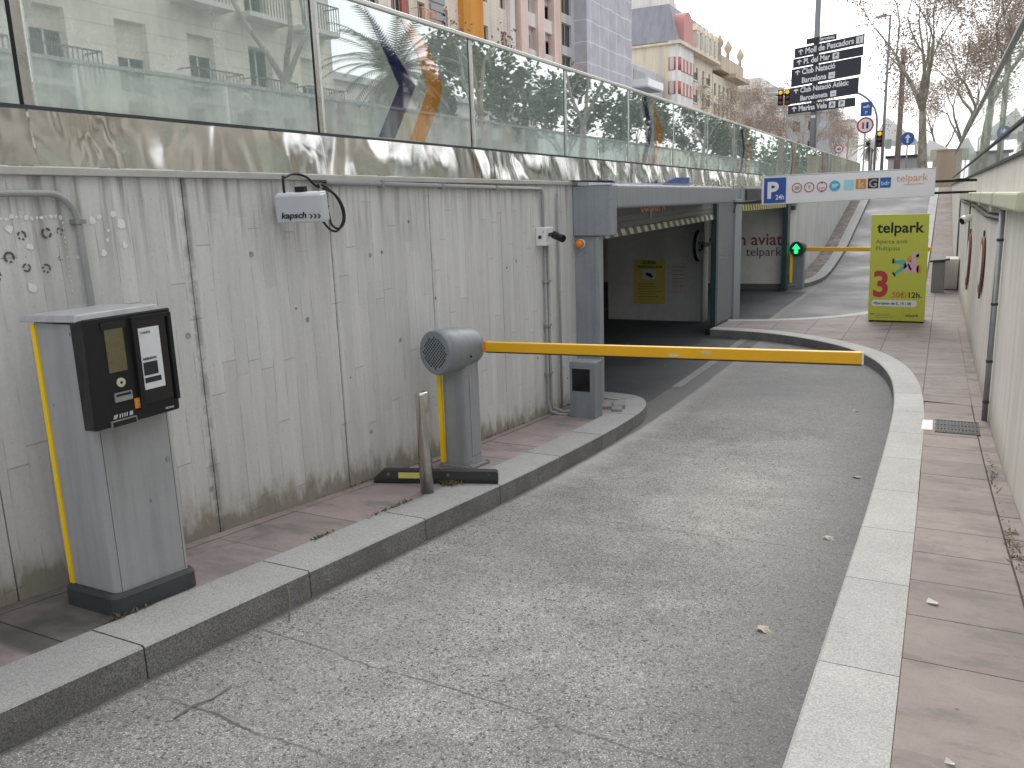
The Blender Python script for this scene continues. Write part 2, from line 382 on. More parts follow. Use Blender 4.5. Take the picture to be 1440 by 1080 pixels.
M['post_grey'] = paint('barrier_post_grey', (.315, .325, .34), .42, var=.10, scale=5, flecks=True)
M['shutter'] = paint('shutter_grey', (.27, .298, .33), .4, var=.14, scale=3, flecks=True)
M['shutter_dk'] = paint('curtain_grey', (.15, .155, .165), .55, var=.15)
M['black'] = paint('black_plastic', (.011, .012, .014), .5, var=.3, spec=.35)
M['void'] = paint('dark_glass', (.006, .006, .007), .12, var=.0, bump=0)
M['plinth'] = paint('charcoal_plinth', (.045, .055, .06), .6, var=.3)
M['rubber'] = paint('black_rubber', (.022, .022, .024), .65, var=.4, scale=12)
M['yellow'] = paint('signal_yellow', (.86, .55, .008), .4, var=.06)
M['arm'] = paint('barrier_yellow', (.80, .43, .012), .38, var=.08, scale=3)
M['strip_y'] = paint('strip_yellow', (1., .66, .0), .4, var=.05)
M['white'] = paint('white_enamel', (.78, .78, .79), .35, var=.05)
M['p_shell'] = paint('antenna_shell', (.50, .52, .56), .4, var=.05)
M['paper'] = paint('paper_white', (.74, .75, .78), .7, var=.06)
M['steel'] = paint('brushed_steel', (.60, .575, .53), .20, 1., .05, 2, .01)
M['post'] = paint('polished_flat_steel', (.72, .71, .68), .3, 1., .15, 5)
M['galv'] = paint('galvanised_pipe', (.36, .37, .37), .45, .6, .2, 6)
M['pvc'] = paint('grey_conduit', (.33, .34, .34), .55, var=.18)
M['coping'] = paint('coping_metal', (.55, .54, .52), .45, .4, .15)
M['dent'] = mat_dented_steel()
M['glass'] = mat_glass('balustrade_glass', (.80, .92, .88), .44, .50, (.72, .79, .78))
M['glass_r'] = mat_glass('balustrade_glass_right', (.84, .92, .87), .16, .22, (.60, .63, .56))
M['navy'] = mat_sticker('navy_vinyl', (.016, .03, .11)); M['chev_o'] = mat_sticker('orange_chevron_vinyl', (.62, .26, .035))
M['orange'] = paint('orange_vinyl', (.64, .25, .03), .5, var=.05)
M['lens_o'] = paint('amber_lens', (.80, .24, .01), .2, var=.05)
M['p_blue'] = paint('sign_blue', (.018, .085, .36), .4, var=.06)
M['red'] = paint('sign_red', (.48, .035, .045), .45, var=.06)
M['redrust'] = paint('worn_red', (.25, .10, .075), .6, var=.3)
M['cyan'] = paint('pale_cyan', (.36, .67, .74), .45, var=.05)
M['skyblue'] = paint('disc_blue', (.09, .40, .60), .4, var=.05)
M['tel'] = paint('coral_orange', (.70, .36, .20), .5, var=.05)
M['lime'] = paint('lime_board', (.52, .55, .065), .42, var=.04)
M['ink'] = paint('black_ink', (.012, .012, .014), .6, var=.05)
M['ink_soft'] = paint('olive_ink', (.13, .14, .03), .6, var=.05)
M['ink_grey'] = paint('grey_ink', (.10, .085, .085), .7, var=.1)
M['ink_red'] = paint('faded_red_ink', (.30, .10, .085), .7, var=.1)
M['pink'] = paint('pink_print', (.68, .40, .50), .6, var=.03)
M['teal'] = paint('teal_print', (.10, .42, .46), .6, var=.03)
M['ochre'] = paint('ochre_print', (.60, .33, .05), .6, var=.03)
M['sign_dk'] = paint('direction_sign_navy', (.016, .018, .032), .45, var=.1)
M['pole'] = paint('pole_grey', (.22, .235, .245), .45, .3, .12)
M['notice_y'] = paint('poster_yellow', (.76, .66, .16), .6, var=.08)
M['lcd'] = paint('lcd_olive', (.135, .12, .055), .25, var=.08)
M['greenlit'] = emis('green_arrow_lamp', (.02, .75, .15), 1.2)
M['amberlit'] = emis('amber_signal_lamp', (.95, .55, .03), .35)
M['garage'] = mat_facade('garage_paint', (.82, .82, .815), 0, .06)
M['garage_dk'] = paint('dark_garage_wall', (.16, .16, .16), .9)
M['soffit'] = paint('garage_ceiling', (.66, .66, .65), .9)
M['green_post'] = paint('guide_rail_green', (.025, .06, .06), .45)
M['hazard_w'] = paint('hazard_cream', (.56, .56, .42), .6, var=.15, scale=10)
M['hazard_d'] = paint('hazard_grey', (.10, .11, .10), .6, var=.2)
M['hazard_y'] = paint('hazard_yellow', (.58, .52, .12), .6, var=.15)
M['bark'] = mat_bark()
M['twig'] = paint('twig_brown', (.25, .215, .19), .9, var=.3)
M['leaf'] = mat_leaf('dry_plane_leaf', (.38, .30, .25), (.46, .37, .31), (.31, .25, .22))
M['leaf_g'] = mat_leaf('evergreen_leaf', (.08, .12, .07), (.11, .15, .09), (.13, .15, .09))
M['leaf_b'] = mat_leaf('bougainvillea_leaf', (.16, .14, .09), (.42, .16, .13), (.26, .24, .15))
M['leaf_p'] = mat_leaf('palm_frond', (.10, .10, .06), (.15, .14, .08), (.20, .17, .10))
M['f_beige'] = mat_facade('beige_brick', (.74, .66, .57), .28)
M['f_cream'] = mat_facade('cream_stucco', (.76, .68, .54))
M['f_stone'] = mat_facade('sandstone', (.80, .75, .66), .62)
M['f_white'] = mat_facade('white_stucco', (.78, .75, .71))
M['f_grey'] = mat_facade('grey_panel', (.55, .56, .58))
M['f_pink'] = mat_facade('pink_stucco', (.74, .58, .51))
M['f_orange'] = mat_facade('orange_panel', (.66, .29, .045), 0, .05)
M['f_red'] = mat_facade('red_render', (.40, .15, .14))
M['f_tan'] = mat_facade('tan_wall', (.56, .46, .36))
M['slate'] = mat_facade('lavender_slate', (.32, .32, .36))
M['shut_red'] = paint('shutter_red', (.46, .13, .12), .6); M['dorm'] = paint('dormer_rose', (.58, .27, .26), .7)
M['wrap'] = mat_mesh_wrap()
M['pane'] = paint('window_glass', (.05, .06, .065), .08, var=.3, bump=0)
M['frame_w'] = paint('window_frame_white', (.60, .58, .54), .5)
M['iron'] = paint('balcony_iron', (.05, .05, .05), .5)
tcv = NT('white_canvas'); tr_ = tcv.n('ShaderNodeBsdfTranslucent'); tr_.inputs[0].default_value = (.85, .85, .84, 1); mx_ = tcv.n('ShaderNodeMixShader'); mx_.inputs[0].default_value = .5
tcv.col((.86, .86, .85)); tcv.link(tcv.b.outputs[0], mx_.inputs[1]); tcv.link(tr_.outputs[0], mx_.inputs[2]); tcv.link(mx_.outputs[0], tcv.out.inputs['Surface']); M['canvas'] = tcv.mat
M['residue'] = paint('glue_residue', (.82, .82, .82), .8, var=.2)
M['dry'] = mat_leaf('pale_dry_leaf', (.42, .38, .27), (.46, .42, .32), (.38, .33, .24))
M['moss'] = mat_leaf('dry_moss', (.10, .085, .04), (.15, .12, .06), (.07, .07, .035))

# ------------------------------------------------------------------ levels (camera at the origin, y along the ramp)
WL = -3.58                                 # face of the left wall
KN = [(-60,.1),(-17.6,.1),(-16.9,.05),(5.5,-2.136),(7.4,-2.27),(9,-2.335),(11,-2.36),(22.4,-2.36),(25,-2.28),(27,-2.13),(30,-1.78),(34,-1.03),(37.5,-.38),(39.2,-.10),(40.6,.06),(42,.1),(400,.1)]
def zlin(y):
    for (a, za), (b, zb) in zip(KN, KN[1:]):
        if y <= b: return za + (zb - za) * (y - a) / (b - a)
    return .1
def zr(y): return sum(zlin(y + d) for d in (-.7, -.35, 0, .35, .7)) / 5
def xr(y): return .61 - .012 * y           # face of the right wall
KH = .145

def sheet(mb, x0, x1, y0, y1, step=.5, dz=0., x0f=None, x1f=None):
    n = max(1, int(round((y1 - y0) / step))); prev = None
    for i in range(n + 1):
        y = y0 + (y1 - y0) * i / n
        a = (x0f(y) if x0f else x0, y, zr(y) + dz); b = (x1f(y) if x1f else x1, y, zr(y) + dz)
        j = mb._add([a, b])
        if prev is not None: mb.face([prev, prev + 1, j + 1, j])
        prev = j

# ground at street level, with the cutting left open
g = MB(); Z = .10
g.poly([(-600,-600,Z),(-3.7,-600,Z),(-3.7,800,Z),(-600,800,Z)])
g.poly([(.95,-600,Z),(600,-600,Z),(600,800,Z),(.95,800,Z)])
g.poly([(-3.7,41.9,Z),(.95,41.9,Z),(.95,800,Z),(-3.7,800,Z)])
g.poly([(-3.7,-600,Z),(.95,-600,Z),(.95,-17.6,Z),(-3.7,-17.6,Z)])
struct('street_ground', g, M['street'], 'street level ground above the sunken ramp')
g = MB()
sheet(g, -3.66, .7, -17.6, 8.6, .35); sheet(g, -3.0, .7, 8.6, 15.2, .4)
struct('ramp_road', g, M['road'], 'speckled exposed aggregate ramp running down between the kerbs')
g = MB(); sheet(g, -3.0, .7, 15.2, 22, .5); sheet(g, -3.66, .7, 22, 41.9, .35)
struct('far_road', g, M['far_ramp'], 'smooth grey ramp climbing back to street level')
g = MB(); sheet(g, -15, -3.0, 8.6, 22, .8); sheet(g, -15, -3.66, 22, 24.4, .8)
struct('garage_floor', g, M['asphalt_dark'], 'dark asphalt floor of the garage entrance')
g = MB(); sheet(g, -3.01, -2.89, 10.2, 23.2, .4, .004)
struct('drain_channel', g, M['gutter'], 'pale flush band between ramp and garage floor')

# kerbs -------------------------------------------------------------
def resample(pts, step):
    out = [V((*p, 0)) for p in pts]; res = []; 
    for a, b in zip(out, out[1:]):
        n = max(1, int((b - a).length / step))
        for i in range(n): res.append(a.lerp(b, i / n))
    res.append(out[-1]); return res
def smooth_path(pts, it=2):
    p = [V((*q, 0)) for q in pts]
    for _ in range(it):
        q = [p[0]]
        for a, b in zip(p, p[1:]): q += [a.lerp(b, .25), a.lerp(b, .75)]
        q.append(p[-1]); p = q
    return [(v.x, v.y) for v in p]
def kerb(name, path, width, side, h, label, stone=1.0, phase=0., zf=zr, top='granite', gap=.003):
    pts = resample(path, .08); mb = MB(); L = [0]
    for a, b in zip(pts, pts[1:]): L.append(L[-1] + (b - a).length)
    prof = [(0, -.25), (0, h - .01), (.01, h), (width, h), (width, -.1)]
    prev = None; ps = None
    for i, p in enumerate(pts):
        d = (pts[min(i+1, len(pts)-1)] - pts[max(i-1, 0)]).normalized(); nrm = V((-d.y, d.x, 0)) * side
        s = int((L[i] + phase) // stone)
        zz = zf(p.y)
        def loop(q, pr=0.): 
            return mb._add([(q.x + nrm.x * a, q.y + nrm.y * a, zz + b) for a, b in prof])
        if prev is not None and s != ps:          # joint: close the stone, leave a 7 mm gap, start the next
            e = loop(p - d * gap); j = prev
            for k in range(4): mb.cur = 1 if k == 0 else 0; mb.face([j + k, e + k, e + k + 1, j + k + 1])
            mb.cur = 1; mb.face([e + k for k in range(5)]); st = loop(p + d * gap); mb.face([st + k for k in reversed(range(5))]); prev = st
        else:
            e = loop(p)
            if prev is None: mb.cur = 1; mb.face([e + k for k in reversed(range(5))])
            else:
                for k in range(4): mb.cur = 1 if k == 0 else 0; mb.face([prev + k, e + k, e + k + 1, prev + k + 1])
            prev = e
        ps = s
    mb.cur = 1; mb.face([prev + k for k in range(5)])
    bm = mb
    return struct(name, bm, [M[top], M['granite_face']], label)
left_path = [(-2.70, -16.5), (-2.70, 6.6)] + smooth_path([(-2.70, 6.7), (-2.705, 7.6), (-2.74, 8.35), (-2.92, 8.86), (-3.25, 9.0), (-3.58, 9.0)], 3)
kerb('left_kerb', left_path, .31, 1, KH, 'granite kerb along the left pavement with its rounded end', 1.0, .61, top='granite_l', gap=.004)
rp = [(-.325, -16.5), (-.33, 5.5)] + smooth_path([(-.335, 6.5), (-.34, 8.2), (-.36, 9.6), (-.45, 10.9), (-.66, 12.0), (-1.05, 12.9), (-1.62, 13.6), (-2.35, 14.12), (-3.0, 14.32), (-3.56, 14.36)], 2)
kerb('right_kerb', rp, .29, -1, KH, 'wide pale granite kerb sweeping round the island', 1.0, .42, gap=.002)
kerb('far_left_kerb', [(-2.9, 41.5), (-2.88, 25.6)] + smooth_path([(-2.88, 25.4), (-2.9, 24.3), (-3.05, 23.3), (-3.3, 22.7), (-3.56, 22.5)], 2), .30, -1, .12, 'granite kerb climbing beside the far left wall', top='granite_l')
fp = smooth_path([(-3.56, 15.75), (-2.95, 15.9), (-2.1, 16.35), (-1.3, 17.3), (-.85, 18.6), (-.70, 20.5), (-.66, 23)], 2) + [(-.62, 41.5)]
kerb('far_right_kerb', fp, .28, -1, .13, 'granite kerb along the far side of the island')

# pavements ---------------------------------------------------------
def slabs(mb, x0f, x1f, y0, y1, dy, nx, h, gap=.006, jit=.002):
    y = y0; k = 0
    while y < y1 - .01:
        ye = min(y + dy, y1)
        for i in range(nx):
            def X(yy, t): return x0f(yy) + (x1f(yy) - x0f(yy)) * t
            a, b = i / nx, (i + 1) / nx; dz = random.uniform(-jit, jit)
            p = [(X(y, a) + gap/2, y + gap/2), (X(y, b) - gap/2, y + gap/2), (X(ye, b) - gap/2, ye - gap/2), (X(ye, a) + gap/2, ye - gap/2)]
            mb.hexa([(q[0], q[1], zr(q[1]) + h - .05) for q in p] + [(q[0], q[1], zr(q[1]) + h + dz) for q in p])
        y = ye
g = MB(); sheet(g, -3.62, -3.0, -16.5, 8.75, .4, KH - .02)
sheet(g, 0, 0, -16.5, 10.2, .4, KH - .02, lambda y: -.08, lambda y: xr(y) + .05)
sheet(g, 0, 0, 22, 41.5, .4, .10, lambda y: -.44, lambda y: xr(y) + .05)
sheet(g, -3.62, -3.16, 23.0, 41.5, .4, .10)
struct('pavement_bed', g, M['bed'], 'mortar bed under the paving slabs')
g = MB(); slabs(g, lambda y: -3.50, lambda y: -3.012, -16.3, 8.6, .625, 1, KH - .004); slabs(g, lambda y: -3.58, lambda y: -3.505, -16.3, 8.6, 1.25, 1, KH - .004)
struct('left_pavement', g, M['paver_l'], 'narrow pink slab pavement at the foot of the board marked wall')
g = MB(); kb_ = lambda y: -.041 + .006 * max(0, min(1, (5.5 - y) / 22)) - .034 * max(0, (y - 6.2) / 3.5) ** 1.5
slabs(g, kb_, lambda y: xr(y) - .125, -16.31, 9.7, .49, 1, KH - .004); slabs(g, lambda y: xr(y) - .12, lambda y: xr(y), -16.31, 15.6, .49, 1, KH - .004)
slabs(g, lambda y: -.33, lambda y: xr(y), 23.1, 41.4, .5, 1, .125)
struct('right_pavement', g, M['paver_r'], 'pink slab pavement beside the cream right wall')
g = MB(); slabs(g, lambda y: -3.58, lambda y: -3.19, 23.1, 41.4, .5, 1, .115)
struct('far_left_pavement', g, M['paver_l'], 'stained narrow pavement stepping up beside the far left wall')
# island: one paved sheet, its outline following the backs of the two kerbs
def offset(path, w, side):
    pts = resample(path, .15); out = []
    for i, p in enumerate(pts):
        d = (pts[min(i+1, len(pts)-1)] - pts[max(i-1, 0)]).normalized(); out.append((p.x - d.y * side * w, p.y + d.x * side * w))
    return out
a = [p for p in offset(rp, .285, -1) if p[1] > 9.69]; b = [p for p in offset(fp, .275, -1) if p[1] < 23.1]
out = a + [p for p in b]
out += [(xr(23.1), 23.1), (xr(15.6), 15.6), (xr(15.6) - .12, 15.6), (xr(9.7) - .12, 9.7)]
me = bpy.data.meshes.new('island_pavement'); bm = bmesh.new()
f = bm.faces.new([bm.verts.new((x, y, 0)) for x, y in out]); bmesh.ops.triangulate(bm, faces=[f])
for v in bm.verts: v.co.z = zr(v.co.y) + KH - .006
bmesh.ops.recalc_face_normals(bm, faces=bm.faces); bm.to_mesh(me); bm.free(); me.materials.append(M['paver_i'])
o = bpy.data.objects.new('island_pavement', me); COL.objects.link(o); o['kind'] = 'structure'; o['label'] = 'paved island between the two ramps'

# drain grate with its white patch ---------------------------------
gt = thing('drain_grate', 'dark iron drain grate across the right pavement beside the wall pipe', 'drain', (.22, 8.55, zr(8.55) + KH))
mb = MB(); zz = lambda y: zr(y) + KH
def tilt_box(mb, x0, x1, y0, y1, z0, z1):
    mb.hexa([(x0,y0,zz(y0)+z0),(x1,y0,zz(y0)+z0),(x1,y1,zz(y1)+z0),(x0,y1,zz(y1)+z0),(x0,y0,zz(y0)+z1),(x1,y0,zz(y0)+z1),(x1,y1,zz(y1)+z1),(x0,y1,zz(y1)+z1)])
for i in range(13):
    tilt_box(mb, .045 + i * .029, .058 + i * .029, 8.33, 8.83, -.002, .008)
for y in (8.30, 8.46, 8.64, 8.83): tilt_box(mb, .04, .41, y, y + .022, -.004, .006)
part('bars', mb, M['plinth'], gt)
mb = MB(); tilt_box(mb, .045, .405, 8.32, 8.84, -.003, .0005); part('sump', mb, M['black'], gt)
mb = MB(); mb.poly([(-.075, 8.36, zr(8.36)+KH+.002), (.02, 8.37, zr(8.37)+KH+.002), (.018, 8.82, zr(8.82)+KH+.002), (-.07, 8.8, zr(8.8)+KH+.002)])
solo('paint_patch', mb, M['white'], 'square white paint patch on the kerb edge beside the drain grate', 'paint mark', (0, 8.6, zr(8.6)))

# ------------------------------------------------------------------ left wall
lw = thing('concrete_wall', 'long grey board marked concrete wall rising above the left pavement', 'wall', (WL, 0, -1.6))
mb = MB(); ys = [-17.6, -13, -9, -5, -2.1, -.4, .82, 2.0, 3.17, 4.34, 5.54, 6.72, 7.98, 8.62]
for i, (a_, b_) in enumerate(zip(ys, ys[1:])):
    g_ = .004 if i > 6 else .003
    mb.box(WL - .3, WL, a_ + g_, b_ - g_, -3.2, .205)
part('wall_panel', mb, M['boards'], lw)
mb = MB(); mb.box(WL - .28, WL - .03, -17.5, 8.6, -3.1, .2); part('joint_filler', mb, M['bed'], lw)
mb = MB(); mb.box(WL - .32, WL + .03, -17.6, 8.36, .206, .243); part('coping', mb, M['coping'], lw, bevel=.004)
# old fixing marks: a removed notice (chalky outline and glue rings) and glue dabs
mb = MB(); X = WL + .003
random.seed(3)
def dab(y, z, r, n=9, sq=1.):
    mb.poly([(X + random.uniform(0, .0006), y + math.cos(2*PI*k/n) * r * random.uniform(.5, 1.2), z + math.sin(2*PI*k/n) * r * sq * random.uniform(.5, 1.2)) for k in range(n)])
for k in range(26): dab(1.9 + k * .0225, .025 + random.uniform(-.006, .006) , random.uniform(.006, .013))
for k in range(16): dab(2.47, .02 - k * .022, random.uniform(.002, .006))
for y, z, r in ((2.66,.02,.014),(2.74,.03,.02),(2.78,-.02,.03),(2.77,-.005,.018),(2.69,-.09,.012),(2.78,-.12,.018),(2.66,-.15,.02),(2.7,-.045,.012),(2.30,-.10,.02),(2.28,-.28,.026),(2.22,-.02,.02),(2.62,.0,.02),(2.52,-.16,.01)): dab(y, z, r)
part('glue_residue', mb, M['residue'], lw)
mb = MB()
for y, z, r in ((2.27,-.05,.022),(2.385,-.045,.026),(2.20,-.14,.026),(2.27,-.19,.02),(2.36,-.2,.022),(2.13,-.215,.026),(2.435,-.16,.012),(2.45,-.04,.018)):
    for q in range(12):
        if random.random() < .65:
            an = 2*PI*q/12; mb.poly([(X + .0012, y + math.cos(an + s_) * r * t_, z + math.sin(an + s_) * r * t_) for s_, t_ in ((0, .55), (0, 1.), (.5, .95), (.5, .6))])
part('adhesive_ring', mb, M['ink_grey'], lw)

for y, z in ((3.62, -.22), (3.10, -.62), (3.14, -1.5), (4.75, -.3), (4.05, -.66), (5.05, -.95), (4.62, -1.55), (6.35, -1.2), (7.0, -.5), (2.46, -1.36), (2.32, -1.62)):
    m = MB(); m.lathe([(.009, .0), (.013, .0005), (.015, .0022), (.018, .0018)], (WL, y, z), (1,0,0), 14, False); m.lathe([(.009, .0), (.001, .0005)], (WL + .0004, y, z), (1,0,0), 14, False); part('tie_hole', m, M['pvc'], lw)
fw = thing('far_wall', 'smooth pale concrete wall beside the rising ramp beyond the garage', 'wall', (WL, 30, -1))
mb = MB()
for y in range(9): mb.box(WL - .3, WL, 22.45 + y * 2.2 + .006, 22.45 + (y + 1) * 2.2 - .006, -3, .205)
part('wall_panel', mb, M['wall_far'], fw)
mb = MB(); mb.box(WL - .28, WL - .02, 22.5, 42.2, -3, .2); part('joint_filler', mb, M['bed'], fw)
mb = MB(); mb.box(WL - .32, WL + .03, 22.4, 42.3, .206, .243); part('coping', mb, M['coping'], fw)

# ------------------------------------------------------------------ right wall
rw = thing('rendered_wall', 'cream rendered wall rising along the right pavement', 'wall', (.6, 0, -1.6))
mb = MB(); th = .35
ys = [-17.6 + 3.1 * i for i in range(20)]
for a_, b_ in zip(ys, ys[1:]):
    A, B = a_ + .004, b_ - .004
    mb.hexa([(xr(A),A,-3.2),(xr(A)+th,A,-3.2),(xr(B)+th,B,-3.2),(xr(B),B,-3.2),(xr(A),A,.27),(xr(A)+th,A,.27),(xr(B)+th,B,.27),(xr(B),B,.27)])
part('wall_panel', mb, M['wall_right'], rw)
def ryz(mb, y0, y1, z0, z1, d0, d1):        # box along the right wall, d = distance out of its face
    mb.hexa([(xr(y0)-d1,y0,z0),(xr(y0)-d0,y0,z0),(xr(y1)-d0,y1,z0),(xr(y1)-d1,y1,z0),(xr(y0)-d1,y0,z1),(xr(y0)-d0,y0,z1),(xr(y1)-d0,y1,z1),(xr(y1)-d1,y1,z1)])
mb = MB(); ryz(mb, -17.6, 41.3, .271, .30, -.3, .03); part('coping', mb, M['plinth'], rw)
rb = thing('glass_balustrade', 'tinted glass balustrade standing on the cream right wall', 'railing', (.6, 0, .3))
mb = MB(); ryz(mb, -17, 41.3, .302, .57, -.06, -.03); part('base_panel', mb, M['glass_r'], rb)
mb = MB(); ryz(mb, -17, 41.3, .572, .60, -.07, -.01); part('bottom_rail', mb, M['plinth'], rb)
mb = MB(); ryz(mb, -17, 41.3, 1.535, 1.575, -.075, -.01); part('handrail', mb, M['galv'], rb)
y = -4.0; i = 0
while y < 40.5:
    m = MB(); ryz(m, y - .025, y + .025, .601, 1.534, -.11, -.058); part('post', m, M['post'], rb)
    if y + 1.96 < 41:
        m = MB(); ryz(m, y + .03, y + 1.93, .602, 1.534, -.052, -.042); part('glass_pane', m, M['glass_r'], rb)
    y += 1.96

# ------------------------------------------------------------------ left balustrade
lb = thing('glass_balustrade', 'reflective glass balustrade with chevron stickers on the left concrete wall', 'railing', (WL, 0, .3))
XB = WL - .02
mb = MB(); y0 = -17.0
PY = [4.35 + 1.957 * k for k in range(-5, 20)]
for k, y in enumerate(PY[:-1]):
    m = MB(); m.smooth = True; NY, NZ = 26, 5; rngp = random.Random(k * 3 + 1); blobs = [(rngp.uniform(.1, 1.85), rngp.uniform(.06, .2), rngp.uniform(.08, .22), rngp.uniform(-.017, .017)) for _ in range(9)]
    ids = []
    for a_ in range(NY + 1):
        for b_ in range(NZ + 1):
            u_, w_ = 1.949 * a_ / NY, .242 * b_ / NZ; ed = min(1, 6 * a_ / NY, 6 * (1 - a_ / NY))
            ds = sum(h_ * math.exp(-((u_ - p_) ** 2 + (w_ - q_) ** 2) / (2 * r_ * r_ * .4)) for p_, q_, r_, h_ in blobs) * ed
            ids.append((XB + .030 * (1 - b_ / NZ) + ds, y + .004 + u_, .246 + w_))
    i = m._add(ids)
    for a_ in range(NY):
        for b_ in range(NZ): q_ = i + a_ * (NZ + 1) + b_; m.face([q_, q_ + NZ + 1, q_ + NZ + 2, q_ + 1])
    part('steel_panel', m, M['dent'], lb)
m = MB(); m.box(XB - .07, XB + .004, PY[0], PY[-1], .490, .506); part('bottom_rail', m, M['plinth'], lb)
m = MB(); m.box(XB - .07, XB + .012, PY[0], PY[-1], 1.368, 1.402); part('handrail', m, M['post'], lb, bevel=.006)
for k, y in enumerate(PY):
    m = MB(); m.box(XB - .075, XB - .012, y - .0, y + .055, .507, 1.367); part('post', m, M['post'], lb, bevel=.003)
    m = MB(); m.box(XB - .012, XB - .002, y - .022, y - .004, .507, 1.367); part('gasket', m, M['black'], lb)
    if k == len(PY) - 1: break
    m = MB(); m.box(XB - .012, XB - .002, y + .0565, y + 1.932, .507, 1.367); part('glass_pane', m, M['glass'], lb)
    if k in (5, 8, 11, 14, 17):            # chevrons behind the panes
        first_ = k == 5
        for mm, offs in (('navy', [(.55,1.365),(.58,1.365),(1.13,.91),(.82,.515),(.62,.515),(.91,.89)] if first_ else [(.55,1.345),(.73,1.35),(.97,.94),(.73,.515),(.55,.515),(.82,.93)]),
                         ('chev_o', [(.98,1.36),(1.21,1.31),(1.31,1.24),(1.40,1.13),(1.48,1.02),(1.51,.93),(1.47,.84),(1.22,.515),(1.01,.515),(1.30,.91),(1.18,1.14)] if first_ else [(.97,1.32),(1.12,1.24),(1.25,1.13),(1.38,1.0),(1.45,.91),(1.36,.78),(1.10,.515),(1.0,.515),(1.2,.9),(1.12,1.1)])):
            m = MB(); m.prism([(XB - .001, y + a_, b_) for a_, b_ in offs], (.0012, 0, 0)); part('chevron_sticker', m, M[mm], lb)

# ------------------------------------------------------------------ garage
ga = thing('parking_garage', 'dark underground garage interior behind the two shutter openings', 'garage', (-6, 15, -2.36))
m = MB(); m.box(-15, WL - .31, 8.3, 24.8, .06, .085); part('ceiling', m, M['soffit'], ga)
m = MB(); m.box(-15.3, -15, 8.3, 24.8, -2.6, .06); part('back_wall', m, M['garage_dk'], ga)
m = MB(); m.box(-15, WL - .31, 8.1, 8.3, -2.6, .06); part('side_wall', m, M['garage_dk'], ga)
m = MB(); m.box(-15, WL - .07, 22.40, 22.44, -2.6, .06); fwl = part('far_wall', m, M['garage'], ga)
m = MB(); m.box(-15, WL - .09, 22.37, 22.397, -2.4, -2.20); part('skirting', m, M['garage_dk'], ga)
m = MB(); m.box(-6.15, -4.2, 16.2, 16.55, -2.5, .06); pier = part('pier', m, M['garage'], ga)
m = MB(); m.box(-4.2, -4.16, 16.18, 16.57, -2.5, .06); part('pier_edge', m, M['wall_far'], ga)
m = MB(); m.box(WL - .3, WL - .04, 8.62, 22.45, .0, .2); part('beam', m, M['soffit'], ga)
m = MB(); m.box(-15, WL - .31, 8.62, 22.0, -.22, .06); 
text('ins', .43, M['ink_red'], fwl, (-5.93, 22.394, -1.19), (1,0,0), (0,0,1), bold=.012)
text('m aviat', .43, M['ink_red'], fwl, (-4.96, 22.394, -1.19), (1,0,0), (0,0,1), bold=.012)
text('telpark', .32, M['ink_grey'], fwl, (-4.63, 22.394, -1.47), (1,0,0), (0,0,1))
pp = thing('wall_poster', 'yellow surveillance notice with camera picture on the garage pier', 'notice', (-5.2, 16.19, -1.5))
m = MB(); m.box(-5.58, -4.93, 16.186, 16.197, -2.02, -1.14); part('sheet', m, M['notice_y'], pp)
m = MB(); m.box(-5.40, -5.13, 16.180, 16.1855, -1.52, -1.33); part('picture', m, M['paper'], pp)
m = MB(); m.obox((-5.27, 16.178, -1.43), (.055,0,-.02), (0,.002,0), (.012,0,.028)); m.obox((-5.21, 16.178, -1.47), (.02,0,-.008), (0,.002,0), (.008,0,.02)); part('camera_icon', m, M['ink'], pp)
text('ZONA', .10, M['ink'], pp, (-5.26, 16.183, -1.22), (1,0,0), (0,0,1), align='CENTER', bold=.02)
text('VIDEOVIGILADA', .075, M['ink'], pp, (-5.255, 16.183, -1.30), (1,0,0), (0,0,1), align='CENTER', bold=.02, sx=.95)
m = MB()
for k in range(7): m.box(-5.5, -5.5 + random.uniform(.35, .5), 16.182, 16.1855, -1.62 - k * .052, -1.613 - k * .052)
part('text_line', m, M['ink_soft'], pp)
pn = thing('paper_notice', 'white paper notice beside the yellow poster on the garage pier', 'notice', (-4.7, 16.19, -1.5))
m = MB(); m.box(-4.91, -4.47, 16.186, 16.197, -1.80, -1.20); part('sheet', m, M['f_white'], pn)
m = MB(); m.box(-4.90, -4.81, 16.181, 16.1855, -1.74, -1.42); part('side_panel', m, M['paper'], pn)
m = MB()
for k in range(6): m.box(-4.78, -4.78 + random.uniform(.18, .26), 16.182, 16.1855, -1.28 - k * .075, -1.273 - k * .075)
part('text_line', m, M['ink_grey'], pn)
ms = thing('round_sign', 'round black rimmed sign mounted edge-on inside the first garage opening', 'sign', (-4.08, 15.62, -.83))
nx = V((.80, -.60, 0)).normalized()
m = MB(); m.lathe([(.3, -.03), (.27, .02)], (-4.09, 15.6, -.83), V((.9985,-.055,0)), 36); part('rim', m, M['black'], ms)
m = MB(); m.cyl(V((-4.09,15.6,-.83)) + V((.9985,-.055,0)) * .02, V((-4.09,15.6,-.83)) + V((.9985,-.055,0)) * .028, .27, n=36); part('face', m, M['paper'], ms)
m = MB(); m.box(-4.16, -4.02, 15.6, 16.19, -.87, -.80); part('bracket', m, M['black'], ms)
text('2,0', .24, M['ink'], ms, V((-4.09,15.6,-.92)) + V((.9985,-.055,0)) * .031 - V((.055,.9985,0)) * .16, (.055,.9985,0), (0,0,1), bold=.02)

